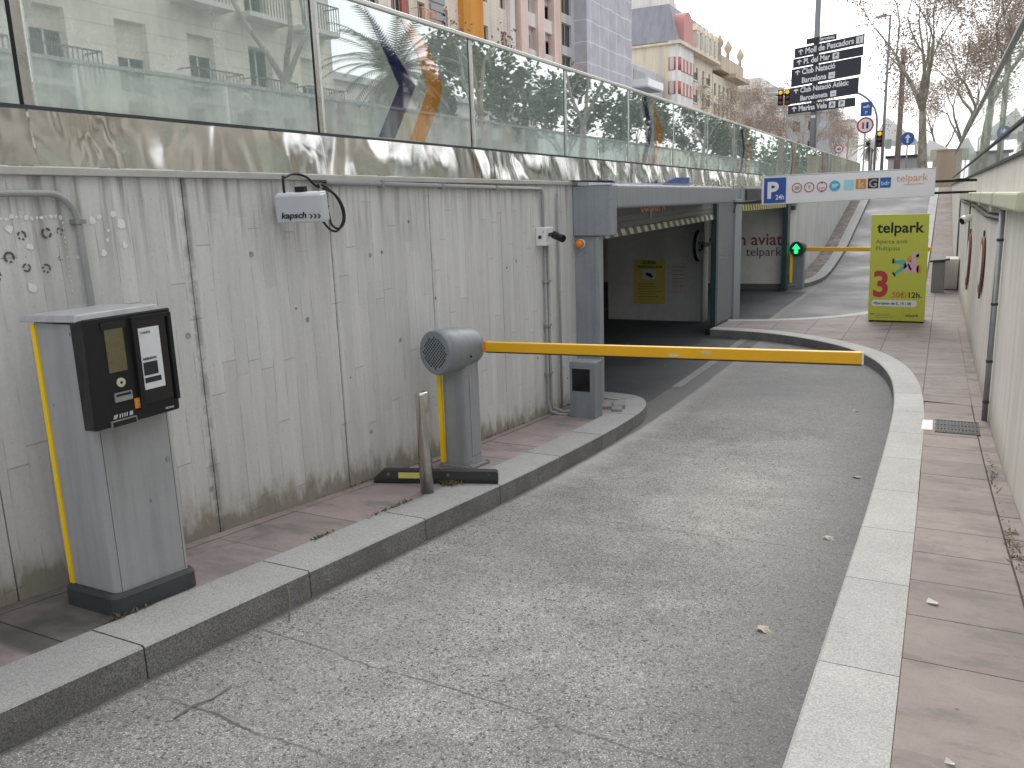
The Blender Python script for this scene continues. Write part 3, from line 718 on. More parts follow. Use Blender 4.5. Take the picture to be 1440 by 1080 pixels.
def hazard_bar(sh, y0, y1, za, zb, h, x, mw, md, n, drop=.0):
    m = MB(); L = y1 - y0
    for k in range(n):
        for j, c in ((0, 0), (1, 1)):
            a_ = y0 + L * (k + j * .5) / n; b_ = y0 + L * (k + j * .5 + .5) / n; sl = .10
            m.cur = c; z_ = lambda yy: za + (zb - za) * (yy - y0) / L
            m.hexa([(x, a_+sl*0, z_(a_)-h), (x+.03, a_, z_(a_)-h), (x+.03, b_, z_(b_)-h), (x, b_, z_(b_)-h), (x, a_-sl, z_(a_)), (x+.03, a_-sl, z_(a_)), (x+.03, b_-sl, z_(b_)), (x, b_-sl, z_(b_))])
    return part('hazard_bar', m, [M[mw], M[md]], sh)
# first shutter
s1 = thing('roller_shutter', 'grey roller shutter with rounded housing over the wide first garage opening', 'shutter', (WL, 11.5, 0))
XF = -3.13
m = MB(); m.box(WL - .02, XF, 8.53, 13.97, -.055, .20); part('housing', m, M['shutter'], s1, bevel=.03, seg=3)
m = MB(); m.box(WL + .001, XF + .004, 8.37, 8.525, -.335, .196); part('end_box', m, M['shutter'], s1, bevel=.018, seg=3)
m = MB(); m.prism([(WL - .05, 8.30, .246), (XF + .02, 8.34, .222), (XF - .05, 8.62, .215), (WL - .05, 8.6, .246)], (0, 0, .012)); part('flashing', m, M['rubber'], s1)
m = MB(); m.box(WL - .05, -3.335, 8.42, 8.50, -2.42, -.336); part('jamb_post', m, M['shutter'], s1, bevel=.006)
m = MB(); m.box(-3.333, -3.29, 8.40, 8.52, -2.42, -.34); part('guide_rail', m, M['shutter'], s1)
m = MB(); 
for k in range(7):
    m.hexa([(WL-.06,8.62,.19-k*.09-.085),(WL-.03,8.62,.19-k*.09-.085),(WL-.03,14.75,.19-k*.067-.063),(WL-.06,14.75,.19-k*.067-.063),(WL-.06,8.62,.19-k*.09),(WL-.035,8.62,.19-k*.09),(WL-.035,14.75,.19-k*.067),(WL-.06,14.75,.19-k*.067)])
cur = part('curtain', m, M['shutter_dk'], s1)
hazard_bar(s1, 8.5, 14.72, -.335, -.245, .085, WL - .035, 'hazard_w', 'hazard_d', 21)
text('telpark', .40, M['tel'], cur, (WL - .022, 10.7, -.12), (0,1,0), (0,0,1), sx=1.0, bold=.008)
m = MB(); m.box(WL - .06, WL + .03, 14.68, 14.80, -2.42, .0); part('guide_rail', m, M['green_post'], s1)
m = MB(); m.box(WL - .12, WL + .08, 14.60, 14.82, -2.37, -2.30); part('rail_foot', m, M['black'], s1)
# pillar with perforated sheet
pl = thing('steel_pillar', 'grey steel pillar with ribbed perforated sheet between the garage openings', 'pillar', (WL, 15.7, -2.3))
m = MB(); m.box(WL - .10, WL, 14.82, 16.62, -2.45, .19); part('core', m, M['shutter'], pl)
m = MB()
for k in range(62): m.box(WL + .001, WL + .022, 14.86, 16.02, -2.20 + k * .037, -2.20 + k * .037 + .021)
part('ribbed_sheet', m, M['shutter'], pl)
m = MB(); m.box(WL + .001, WL + .05, 16.06, 16.62, -2.45, .0); part('cover_plate', m, M['shutter'], pl, bevel=.01)
# second shutter
s2 = thing('roller_shutter', 'dark roller shutter with yellow hazard edge over the farther garage opening', 'shutter', (WL, 19.5, 0))
m = MB(); m.box(WL - .05, WL + .02, 16.63, 22.4, -.05, .205); part('housing', m, M['shutter'], s2)
m = MB(); m.box(WL - .02, WL + .06, 17.0, 18.4, -.03, .19); part('cover_plate', m, M['plinth'], s2)
m = MB(); m.box(WL - .06, WL - .03, 16.63, 22.1, -.20, -.05); part('curtain', m, M['shutter_dk'], s2)
hazard_bar(s2, 16.95, 22.05, -.11, -.11, .125, WL - .028, 'hazard_y', 'hazard_d', 20)
m = MB(); m.box(WL - .08, WL + .04, 22.05, 22.44, -2.45, -.05); part('guide_rail', m, M['green_post'], s2)
m = MB(); m.box(WL + .005, WL + .16, 22.5, 23.7, -.16, .02); m.box(WL + .005, WL + .1, 22.55, 22.9, -.32, -.22); part('motor_box', m, M['plinth'], s2)
# amber lamp
al = thing('warning_lamp', 'round amber warning lamp on the shutter post of the first opening', 'lamp', (-3.46, 8.40, -.44))
m = MB(); m.lathe([(.052, 0), (.052, .03), (.045, .035)], (-3.50, 8.418, -.415), (0,-1,0), 20); part('base', m, M['paper'], al)
m = MB(); m.lathe([(.045, 0), (.045, .03), (.036, .055), (.018, .068), (.001, .07)], (-3.50, 8.382, -.415), (0,-1,0), 20); part('lens', m, M['lens_o'], al)
# small blue sign lying on the housing
ps = thing('parking_sign', 'small blue parking plate standing behind the shutter housing', 'sign', (-3.45, 12.2, .22))
m = MB(); m.prism([(-3.40, 11.0, .245), (-3.40, 12.25, .245), (-3.40, 12.3, .335), (-3.40, 11.6, .325)], (.02, 0, 0)); part('plate', m, M['p_blue'], ps)
m = MB(); m.box(-3.42, -3.38, 11.1, 12.2, .20, .245); part('foot', m, M['galv'], ps)

# ------------------------------------------------------------------ conduits and wall equipment
c1 = MB(); X = WL + .028
arc = lambda cy, cz, r, a0, a1, n=7: [(X, cy + math.cos(a0 + (a1-a0)*k/n) * r, cz + math.sin(a0 + (a1-a0)*k/n) * r) for k in range(n + 1)]
pts = [(X, -3, .128)] + arc(2.40, .0, .128, PI/2, 0) + [(X, 2.54, -.35), (X, 2.555, -1.1), (X, 2.555, -1.68)]
k1 = thing('conduit_pipe', 'grey conduit bending down the wall behind the ticket machine', 'pipe', (X, 2.4, -.3), 'cable conduits on the left wall')
c1.tube(pts, .016, 10); part('pipe', c1, M['pvc'], k1)
for y, z in ((2.13, .128), (2.527, -.0), (2.55, -.6)):
    m = MB(); m.box(WL + .001, X + .02, y - .01, y + .01, z - .022, z + .022) if z > .1 else m.box(WL + .001, X + .02, y - .022, y + .03, z - .01, z + .01); part('clip', m, M['galv'], k1)
k2 = thing('conduit_pipe', 'long conduit running under the coping and down to the card reader', 'pipe', (X, 7, -.5), 'cable conduits on the left wall')
c1 = MB(); c1.tube([(X, 4.3, .195), (X, 7.5, .165)] + arc(7.5, .105, .06, PI/2, 0) + [(X, 7.56, -.26)], .017, 8)
c1.tube([(X, 7.585, -.36), (X, 7.585, -2.02), (X + .02, 7.6, -2.10), (X + .12, 7.6, -2.125), (-3.3, 7.66, -2.13)], .016, 8)
c1.tube([(X, 7.655, -.36), (X, 7.655, -1.98), (X + .02, 7.66, -2.08), (X + .12, 7.68, -2.115), (-3.3, 7.72, -2.12)], .016, 8); part('pipe', c1, M['pvc'], k2)
for y, z in ((4.9, .19), (5.7, .182), (6.6, .173)):
    m = MB(); m.box(WL + .001, X + .02, y - .012, y + .012, z - .024, z + .024); part('clip', m, M['galv'], k2)
for z in (-.75, -1.2, -1.7):
    m = MB(); m.box(WL + .001, X + .02, 7.56, 7.68, z - .012, z + .012); part('clip', m, M['galv'], k2)
k3 = MB(); k3.tube([(X, 7.93, .12), (X, 7.93, -2.12)], .014, 8); 
solo('conduit_pipe', k3, M['pvc'], 'single vertical conduit nearest the first shutter housing', 'pipe', (X, 7.93, -1), 'cable conduits on the left wall')

cm = thing('security_camera', 'black bullet camera on a pale junction box beside the conduits', 'camera', (WL + .05, 7.55, -.3))
m = MB(); m.box(WL + .001, WL + .11, 7.44, 7.62, -.385, -.205); part('junction_box', m, M['white'], cm, bevel=.008)
m = MB(); m.cyl((WL + .05, 7.438, -.30), (WL + .05, 7.43, -.30), .018, n=12); m.cyl((WL + .085, 7.438, -.25), (WL + .085, 7.432, -.25), .006, n=8); part('knockout', m, M['plinth'], cm)
m = MB(); m.tube([(WL + .11, 7.52, -.28), (WL + .16, 7.50, -.275), (WL + .19, 7.50, -.285)], .018, 8); part('arm', m, M['plinth'], cm)
m = MB(); m.lathe([(.024, -.02), (.038, -.015), (.038, .13), (.03, .135), (.03, .12)], (WL + .17, 7.52, -.285), V((.75, -.35, -.22)), 16); part('barrel', m, M['black'], cm)
m = MB(); m.lathe([(.03, .10), (.03, .121)], (WL + .17, 7.52, -.285), V((.75, -.35, -.22)), 16); part('lens', m, M['void'], cm)

# toll antenna box
kb = thing('antenna_box', 'pale grey antenna box tilted on the left wall with coiled black cables', 'antenna', (WL + .15, 3.85, .05))
R_ = V((.97, .23, 0)).normalized(); N_ = V((.23, -.97, -.12)).normalized(); U_ = N_.cross(R_) * -1
if U_.z < 0: U_ = -U_
cK = V((-3.385, 3.865, .035))
m = MB(); m.obox(cK, R_ * .152, N_ * .045, U_ * .082); part('shell', m, M['p_shell'], kb, bevel=.012, seg=3)
m = MB(); m.obox(cK - N_ * .012 + U_ * .083, R_ * .146, N_ * .028, U_ * .008); part('lid', m, M['white'], kb, bevel=.004)
m = MB(); m.obox(cK - N_ * .02 + U_ * .108, R_ * .030, N_ * .02, U_ * .015); part('bracket', m, M['black'], kb); 
m = MB(); m.box(WL + .001, WL + .16, 3.92, 3.96, .02, .07); part('wall_mount', m, M['galv'], kb)
text('kapsch', .050, M['ink'], kb, cK + N_ * .047 - R_ * .118 - U_ * .052, R_, U_, bold=.02, shear=.25, sx=1.2)
m = MB()
for k in range(3):
    b0 = cK + N_ * .0475 + R_ * (.066 + .026 * k) - U_ * .043
    m.prism([b0 - U_ * .014, b0 - U_ * .014 + R_ * .008, b0 + R_ * .022, b0 + U_ * .014 + R_ * .008, b0 + U_ * .014, b0 + R_ * .013], N_ * .002)
part('chevron_mark', m, M['ink'], kb)
xc = WL + .05
def crom(pts, n=6):
    P = [V(p) for p in pts]; out = []
    for i in range(len(P) - 1):
        a_, b_, c_, d_ = P[max(i-1, 0)], P[i], P[i+1], P[min(i+2, len(P)-1)]
        for k in range(n):
            t = k / n; out.append(.5 * ((2*b_) + (c_-a_)*t + (2*a_-5*b_+4*c_-d_)*t*t + (3*b_-a_-3*c_+d_)*t**3))
    return out + [P[-1]]
m = MB(); p0 = cK + U_ * .09 - R_ * .10
m.tube(crom([p0, p0 + V((-.0, .0, .09)), (xc + .04, 3.86, .215), (xc, 3.98, .24), (xc, 4.09, .225), (xc, 4.18, .17), (xc, 4.29, .145), (xc, 4.38, .10), (xc, 4.435, .02), (xc, 4.43, -.06), (xc, 4.37, -.10), (xc + .02, 4.28, -.075), (-3.3, 4.0, .0), (-3.28, 3.95, .02)]), .0075, 8)
m.tube(crom([cK + U_ * .085 + R_ * .12, (xc + .1, 4.1, .15), (xc + .02, 4.19, .18), (xc, 4.27, .165), (xc, 4.36, .11), (xc + .004, 4.412, .03), (xc + .004, 4.415, -.05), (xc, 4.35, -.115), (xc + .01, 4.25, -.09), (xc + .06, 4.12, -.0), (-3.3, 4.0, .04)]), .0075, 8)
m.tube([(xc, 4.19, .17), (X, 4.26, .195), (X, 4.32, .195)], .0075, 8)
part('cable', m, M['black'], kb)

# ------------------------------------------------------------------ ticket machine
tm = thing('ticket_machine', 'grey ticket machine with black terminal head on the left pavement', 'ticket machine', (-3.2, 2.3, -1.68))
zb = lambda y: zr(y) + KH
def rrect(x0, x1, y0, y1, r, n=4):
    out = []
    for cx, cy, a in ((x1-r, y1-r, 0), (x0+r, y1-r, PI/2), (x0+r, y0+r, PI), (x1-r, y0+r, 1.5*PI)):
        out += [(cx + math.cos(a + PI/2*k/n) * r, cy + math.sin(a + PI/2*k/n) * r) for k in range(n + 1)]
    return out
m = MB(); bp = rrect(-3.385, -3.03, 2.08, 2.53, .05)
lo = [(x, y, zb(y) - .03) for x, y in bp]; hi = [(x, y, zb(y) + .075) for x, y in bp]; h2 = [(-3.2075 + (x + 3.2075) * .95, 2.305 + (y - 2.305) * .96, zb(y) + .09) for x, y in bp]
for A, B in ((lo, hi), (hi, h2)):
    i = m._add(A + B); n_ = len(A)
    for k in range(n_): m.face([i + k, i + (k+1) % n_, i + n_ + (k+1) % n_, i + n_ + k])
m.poly(h2); part('plinth', m, M['plinth'], tm)
m = MB(); bd = rrect(-3.362, -3.058, 2.115, 2.505, .028)
i = m._add([(x, y, zb(2.3) + .03) for x, y in bd] + [(x, y, -.405) for x, y in bd]); n_ = len(bd)
for k in range(n_): m.face([i + k, i + (k+1) % n_, i + n_ + (k+1) % n_, i + n_ + k])
m.face([i + n_ + k for k in range(n_)]); bod = part('body', m, M['kiosk'], tm)
m = MB(); m.box(-3.0582, -3.0572, 2.142, 2.1436, -1.60, -.84); m.box(-3.0582, -3.0572, 2.476, 2.4776, -1.60, -.84); part('door_seam', m, M['black'], bod)
m = MB(); m.cyl((-3.058, 2.455, -1.06), (-3.052, 2.455, -1.06), .011, n=12); part('lock', m, M['galv'], bod)
m = MB(); m.hexa([(-3.36, 2.108, -1.60), (-3.335, 2.108, -1.60), (-3.335, 2.116, -1.60), (-3.36, 2.116, -1.60), (-3.36, 2.108, -.41), (-3.335, 2.108, -.41), (-3.335, 2.116, -.41), (-3.36, 2.116, -.41)]); part('yellow_strip', m, M['strip_y'], tm)
m = MB(); m.hexa([(-3.40, 2.085, -.400), (-3.035, 2.085, -.392), (-3.035, 2.50, -.392), (-3.40, 2.50, -.400), (-3.39, 2.10, -.372), (-3.05, 2.10, -.362), (-3.05, 2.49, -.362), (-3.39, 2.49, -.372)]); part('lid', m, M['kiosk'], tm, bevel=.006)
# black head: sloping front
m = MB(); FX = lambda z: -2.945 - .0 * z
m.hexa([(-3.058, 2.075, -.835), (-2.945, 2.045, -.82), (-2.945, 2.462, -.82), (-3.058, 2.50, -.835), (-3.058, 2.075, -.395), (-2.945, 2.055, -.372), (-2.945, 2.470, -.372), (-3.058, 2.50, -.395)])
hd = part('terminal_head', m, M['black'], tm, bevel=.008)
def fr(mb, y0, y1, z0, z1, d0, d1): mb.box(-2.945 + d0, -2.945 + d1, y0, y1, z0, z1)
m = MB(); fr(m, 2.14, 2.225, -.60, -.425, .0005, .003); part('screen', m, M['lcd'], hd)
m = MB(); fr(m, 2.127, 2.238, -.424, -.395, .0005, .004); part('sensor_window', m, M['void'], hd)
m = MB(); fr(m, 2.28, 2.455, -.76, -.40, .0005, .006)
m2 = MB(); fr(m2, 2.262, 2.278, -.77, -.39, .0005, .016); fr(m2, 2.44, 2.458, -.77, -.39, .0005, .016); fr(m2, 2.279, 2.439, -.405, -.39, .0005, .016); part('window_frame', m2, M['black'], hd)
part('display_window', m, M['void'], hd)
m = MB(); fr(m, 2.292, 2.395, -.70, -.44, .0065, .008); pap = part('price_sheet', m, M['paper'], hd)
m = MB(); fr(m, 2.297, 2.367, -.640, -.585, .0085, .0095); fr(m, 2.297, 2.378, -.672, -.650, .0085, .0095); part('printed_logo', m, M['sign_dk'], hd)
text('TARIFES', .014, M['ink_grey'], hd, (-2.9355, 2.30, -.465), (0,1,0), (0,0,1), ext=.0005)
text('RESIDENTS', .0135, M['ink'], hd, (-2.9355, 2.299, -.575), (0,1,0), (0,0,1), ext=.0005, bold=.02)
m = MB(); m.cyl((-2.945, 2.185, -.645), (-2.938, 2.185, -.645), .019, n=20); part('help_button', m, M['hazard_w'], hd)
m = MB(); m.cyl((-2.9379, 2.185, -.645), (-2.9365, 2.185, -.645), .006, n=10); part('button_icon', m, M['ink'], hd)
m = MB(); fr(m, 2.147, 2.228, -.722, -.685, .0005, .008); part('ticket_slot', m, M['galv'], hd)
m = MB(); fr(m, 2.153, 2.222, -.700, -.690, .0085, .0095); part('slot_mouth', m, M['void'], hd)
m = MB(); fr(m, 2.237, 2.275, -.768, -.725, .0005, .003); stk = part('orange_sticker', m, M['lens_o'], hd)
text('G', .034, M['hazard_w'], stk, (-2.9415, 2.246, -.758), (0,1,0), (0,0,1), ext=.0005)
m = MB(); fr(m, 2.115, 2.235, -.818, -.795, .0005, .009); part('outlet_frame', m, M['galv'], hd)
m = MB(); fr(m, 2.12, 2.23, -.820, -.799, .0095, .0105); part('outlet_mouth', m, M['void'], hd)
text('/// 1111 III', .022, M['paper'], hd, (-2.9425, 2.13, -.788), (0,1,0), (0,0,1), ext=.0005, shear=.2, bold=.03)
text('MEYPAR', .012, M['paper'], hd, (-2.9425, 2.385, -.805), (0,1,0), (0,0,1), ext=.0005)

# ------------------------------------------------------------------ bollard, wheel stop
bo = thing('bollard', 'stainless steel bollard on the pavement in front of the barrier post', 'bollard', (-3.03, 4.48, zb(4.48)))
m = MB(); m.lathe([(.046, -.05), (.046, .690), (.044, .702), (.037, .708)], (-3.03, 4.48, zb(4.48)), (0,0,1), 24); part('tube', m, M['steel'], bo)
m = MB(); m.lathe([(.056, -.01), (.056, .003), (.05, .004)], (-3.03, 4.48, zb(4.48)), (0,0,1), 24); part('collar', m, M['gutter'], bo)
ws = thing('wheel_stop', 'black rubber wheel stop lying between wall and kerb behind the bollard', 'wheel stop', (-3.13, 4.80, zb(4.8)))
A_ = V((-3.545, 4.585, 0)); B_ = V((-2.75, 4.985, 0)); d = (B_ - A_).normalized(); q = V((-d.y, d.x, 0))
m = MB()
def stop_pt(t, w, h): 
    p = A_.lerp(B_, t) + q * w; return (p.x, p.y, zb(p.y) + h)
L_ = (B_ - A_).length
prof = [(-.065, 0), (-.065, .03), (-.045, .085), (.045, .085), (.065, .03), (.065, 0)]
rings = []
for t, hs in ((0, .25), (.07, .95), (.09, 1), (.53, 1), (.532, .88), (.545, .88), (.547, 1), (.985, 1), (1, .85)):
    rings.append(m._add([stop_pt(t, w, h * hs + .001) for w, h in prof]))
for a_, b_ in zip(rings, rings[1:]):
    for k in range(6): m.face([a_ + k, a_ + (k+1) % 6, b_ + (k+1) % 6, b_ + k])
m.face([rings[0] + k for k in reversed(range(6))]); m.face([rings[-1] + k for k in range(6)])
part('block', m, M['rubber'], ws)
m = MB(); m.hexa([stop_pt(.20, -.0655, .035), stop_pt(.40, -.0655, .035), stop_pt(.40, -.060, .035), stop_pt(.20, -.060, .035), stop_pt(.20, -.0525, .074), stop_pt(.40, -.0525, .074), stop_pt(.40, -.047, .074), stop_pt(.20, -.047, .074)]); part('reflector', m, M['hazard_y'], ws)
m = MB()
for t in (.12, .60, .93): p = V(stop_pt(t, -.053, .06)); m.lathe([(.014, .0), (.014, .006)], p, (q * -1 + V((0,0,.35))), 12)
part('bolt_hole', m, M['void'], ws)

# ------------------------------------------------------------------ barriers
def drum(o, axis, r, L, bt, label=None):
    m = MB(); m.lathe([(r*.93, 0), (r, .012), (r, L*.36), (r*.985, L*.37), (r*.98, L*.5), (r*.92, L*.62), (r*.86, L*.75), (r*.82, L*.93), (r*.72, L)], o, axis, 40)
    return part('drum', m, M['barrier'], bt)
br = thing('barrier_gate', 'grey barrier post with round grille head and yellow arm across the ramp', 'barrier', (-3.27, 5.35, zb(5.35)))
m = MB(); pb = rrect(-3.375, -3.145, 5.26, 5.48, .045, 5); i = m._add([(x, y, zb(5.3) - .02) for x, y in pb] + [(x, y, -1.1) for x, y in pb]); n_ = len(pb)
for k in range(n_): m.face([i + k, i + (k+1) % n_, i + n_ + (k+1) % n_, i + n_ + k])
m.face([i + n_ + k for k in range(n_)]); part('post', m, M['post_grey'], br)
m = MB(); pf = rrect(-3.41, -3.10, 5.20, 5.53, .05, 5); i = m._add([(x, y, zb(y) - .02) for x, y in pf] + [(x, y, zb(y) + .014) for x, y in pf]); n_ = len(pf)
for k in range(n_): m.face([i + k, i + (k+1) % n_, i + n_ + (k+1) % n_, i + n_ + k])
m.face([i + n_ + k for k in range(n_)]); bpl = part('base_plate', m, M['gutter'], br)
for x, y in ((-3.125, 5.235), (-3.125, 5.50), (-3.385, 5.235)): m = MB(); m.cyl((x, y, zb(y) + .014), (x, y, zb(y) + .028), .011, n=6); part('bolt', m, M['galv'], bpl)
m = MB(); m.box(-3.1448, -3.1438, 5.30, 5.302, zb(5.3) + .08, -1.24); m.box(-3.1448, -3.1438, 5.30, 5.44, zb(5.3) + .078, zb(5.3) + .08); part('door_seam', m, M['black'], br)
m = MB(); m.box(-3.395, -3.362, 5.235, 5.262, zb(5.2) + .02, -1.12); part('yellow_strip', m, M['strip_y'], br)
ax = V((.22, 1, .0)).normalized(); o_ = V((-3.285, 5.06, -1.035))
dr = drum(o_, ax, .168, .42, br)
side = ax.cross(V((0,0,1))).normalized(); hole = MB()
for a_ in range(-8, 9):
    for b_ in range(-8, 9):
        if (a_ + b_) % 2: continue
        u_, w_ = a_ * .0145, b_ * .0145
        if u_*u_ + w_*w_ > .117**2: continue
        c_ = o_ + side * u_ + V((0,0,1)) * w_ - ax * .0012; hole.poly([c_ + side * (math.cos(t_*PI/3) * .0078) + V((0,0,1)) * (math.sin(t_*PI/3) * .0078) for t_ in range(6)])
part('grille', hole, M['void'], dr)
m = MB(); c_ = o_ + ax * .22 - side * .0 ; pt_ = c_ + (side * .85 - V((0,0,1)) * .25).normalized() * .165; m.lathe([(.009, -.004), (.009, .004)], pt_, side * .85 - V((0,0,1)) * .25, 10); part('key_lock', m, M['black'], dr)
a0 = V((-3.02, 5.36, -1.022)); a1 = V((-.385, 5.22, -.945)); dv = (a1 - a0).normalized(); up = V((0,0,1)); up = (up - dv * up.dot(dv)).normalized(); sd = dv.cross(up)
m = MB(); m.obox((a0 + a1) / 2, (a1 - a0) / 2, sd * .022, up * .037); arm = part('arm', m, M['arm'], br, bevel=.007)
m = MB(); m.obox((a0 + a1) / 2 - up * .040, (a1 - a0) / 2 * .998, sd * .020, up * .004); part('rubber_edge', m, M['rubber'], arm)
m = MB(); m.obox(a1 + dv * .003, dv * .003, sd * .021, up * .036); part('end_cap', m, M['paper'], arm)
m = MB(); m.obox(a0 - dv * .0, dv * .012, sd * .024, up * .039); part('clamp', m, M['lens_o'], arm)
for t_, z_ in ((.56, -.018), (.645, .010), (.09, .0)):
    m = MB(); p = a0.lerp(a1, t_) - sd * -.0228 + up * z_; m.obox(a0.lerp(a1, t_) + sd * .0225 + up * z_, dv * .035, sd * .0006, up * .008); m.obox(a0.lerp(a1, t_) - sd * .0225 + up * z_, dv * .035, sd * .0006, up * .008)
    if t_ > .2: part('sticker', m, M['hazard_w'], arm)

b2 = thing('barrier_gate', 'distant barrier post with lit green arrow head and thin yellow arm', 'barrier', (-3.4, 22.8, zb(22.8)))
m = MB(); m.box(-3.54, -3.20, 22.62, 22.92, -2.36, -1.40); part('post', m, M['barrier'], b2, bevel=.03)
m = MB(); m.box(-3.535, -3.47, 22.60, 22.618, -2.18, -1.42); part('yellow_strip', m, M['strip_y'], b2)
o2 = V((-3.38, 22.50, -1.30)); ax2 = V((.22, 1, 0)).normalized(); s2_ = ax2.cross(V((0,0,1))).normalized()
m = MB(); m.lathe([(.175, 0), (.185, .02), (.185, .2), (.13, .42)], o2, ax2, 32); d2 = part('drum', m, M['green_post'], b2)
m = MB(); c_ = o2 - ax2 * .004; ff = lambda u_, w_: c_ + s2_ * u_ + V((0,0,1)) * w_
m.prism([ff(-.05, .0), ff(-.11, .0), ff(0, .13), ff(.11, .0), ff(.05, .0), ff(.05, -.12), ff(-.05, -.12)], -ax2 * .004); part('green_arrow', m, M['greenlit'], d2)
m = MB(); m.obox((-1.75, 22.72, -1.335), (1.5, 0, -.01), (0, .03, 0), (0, 0, .052)); part('arm', m, M['arm'], b2, bevel=.01)

cr = thing('card_reader', 'short grey card reader post with black window at the kerb end', 'card reader', (-3.16, 7.7, zb(7.7)))
m = MB(); m.box(-3.30, -3.02, 7.56, 7.76, -2.20, -1.55); part('housing', m, M['barrier'], cr, bevel=.008)
m = MB(); m.box(-3.265, -3.075, 7.552, 7.558, -1.85, -1.62); part('reader_window', m, M['void'], cr)
m = MB(); m.box(-3.28, -3.06, 7.545, 7.559, -1.617, -1.608); part('hood', m, M['barrier'], cr)

# ------------------------------------------------------------------ overhead sign
YS = 16.0
og = thing('overhead_sign', 'long white parking sign beam with blue P square hung across the ramp', 'sign', (-1.6, YS, .1))
x0, x1, z0a, z1a, z0b, z1b = -3.05, -.20, -.125, .385, -.06, .40
def q4(xa, xb, ta, tb, ya, yb):
    def P(x, t, y): s_ = (x - x0) / (x1 - x0); lo_ = z0a + (z0b - z0a) * s_; hi_ = z1a + (z1b - z1a) * s_; return (x, y, lo_ + (hi_ - lo_) * t)
    return [P(xa, ta, ya), P(xb, ta, ya), P(xb, ta, yb), P(xa, ta, yb), P(xa, tb, ya), P(xb, tb, ya), P(xb, tb, yb), P(xa, tb, yb)]
m = MB(); m.hexa(q4(x0, x1, 0, 1, YS, YS + .12)); part('panel', m, M['white'], og, bevel=.012)
m = MB(); m.hexa(q4(x0, x1, 1.005, 1.03, YS - .006, YS + .13)); part('top_trim', m, M['paper'], og)
m = MB(); m.hexa(q4(-3.01, -2.62, .055, .945, YS - .006, YS - .002)); sq = part('blue_square', m, M['p_blue'], og)
text('P', .40, M['white'], sq, (-2.96, YS - .010, .0), (1,0,.02), (0,0,1), bold=.035)
text('24h', .12, M['white'], sq, (-2.80, YS - .010, -.03), (1,0,.02), (0,0,1), bold=.02, sx=.85)
def icon_ring(cx, cz, r, mat, inner=None):
    m = MB(); m.lathe([(r * .84, 0), (r, 0), (r, .006), (r * .84, .006)], (cx, YS - .002, cz), (0,-1,0), 32, False, False); return part('icon_ring', m, M[mat], og)
zc = .165
for cx, tx in ((-2.43, '20'), (-2.22, 'T'), (-2.005, '2,10m')):
    rg = icon_ring(cx, zc + (cx + 2.43) * .012, .088, 'red')
    text(tx, .085 if len(tx) < 4 else .042, M['ink_grey'], rg, (cx, YS - .007, zc - .03), (1,0,0), (0,0,1), align='CENTER')
m = MB()
for s_ in (1, -1): m.prism([(-2.005 - .03, YS - .009, zc + .088 * s_), (-2.005 + .03, YS - .009, zc + .088 * s_), (-2.005, YS - .009, zc + .05 * s_)], (0, .004, 0))
part('arrow_mark', m, M['red'], og)
m = MB(); m.cyl((-1.79, YS - .002, zc + .01), (-1.79, YS - .008, zc + .01), .092, n=32); dsc = part('blue_disc', m, M['skyblue'], og)
m = MB(); m.obox((-1.80, YS - .010, zc + .01), (.04, 0, 0), (0, .002, 0), (0, 0, .035)); m.lathe([(.035, 0), (.001, .003)], (-1.755, YS - .0085, zc + .01), (0,-1,0), 20); part('disc_icon', m, M['cyan'], dsc)
for cx, mm, tx, tm_ in ((-1.555, 'cyan', '', 'white'), (-1.36, 'orange', 'k', 'hazard_w'), (-1.165, 'ink', 'G', 'galv'), (-.97, 'p_blue', 'bdr', 'cyan')):
    m = MB(); m.box(cx - .085, cx + .085, YS - .007, YS - .002, .10 + (cx + 1.555) * .02, .27 + (cx + 1.555) * .02); s_ = part('icon_square', m, M[mm], og)
    if tx: text(tx, .19 if len(tx) == 1 else .10, M[tm_], s_, (cx, YS - .009, .125 if len(tx) == 1 else .155), (1,0,.02), (0,0,1), align='CENTER', bold=.02)
text('telpark', .17, M['tel'], og, (-.80, YS - .004, .20), (1,0,.02), (0,0,1), sx=1.0)
m = MB(); m.hexa(q4(-.68, -.36, .46, .48, YS - .005, YS - .003)); part('underline', m, M['tel'], og)
m = MB(); m.box(-.2, xr(16) + .1, YS + .03, YS + .08, .16, .20); m.box(-.2, xr(16) + .1, YS + .03, YS + .08, -.03, .01); m.tube([(-.1, YS + .05, .16), (.15, YS + .05, .21), (.3, YS + .05, .2)], .01, 6); part('support_bar', m, M['black'], og)
m = MB(); m.box(WL - .05, x0 + .02, YS + .03, YS + .08, -.09, -.05); m.tube([(WL + .05, 15.9, -.25), (WL + .08, 15.95, -.08), (-3.3, YS + .0, -.06), (-3.05, YS + .03, -.03)], .012, 6)
part('support_bar', m, M['plinth'], og)

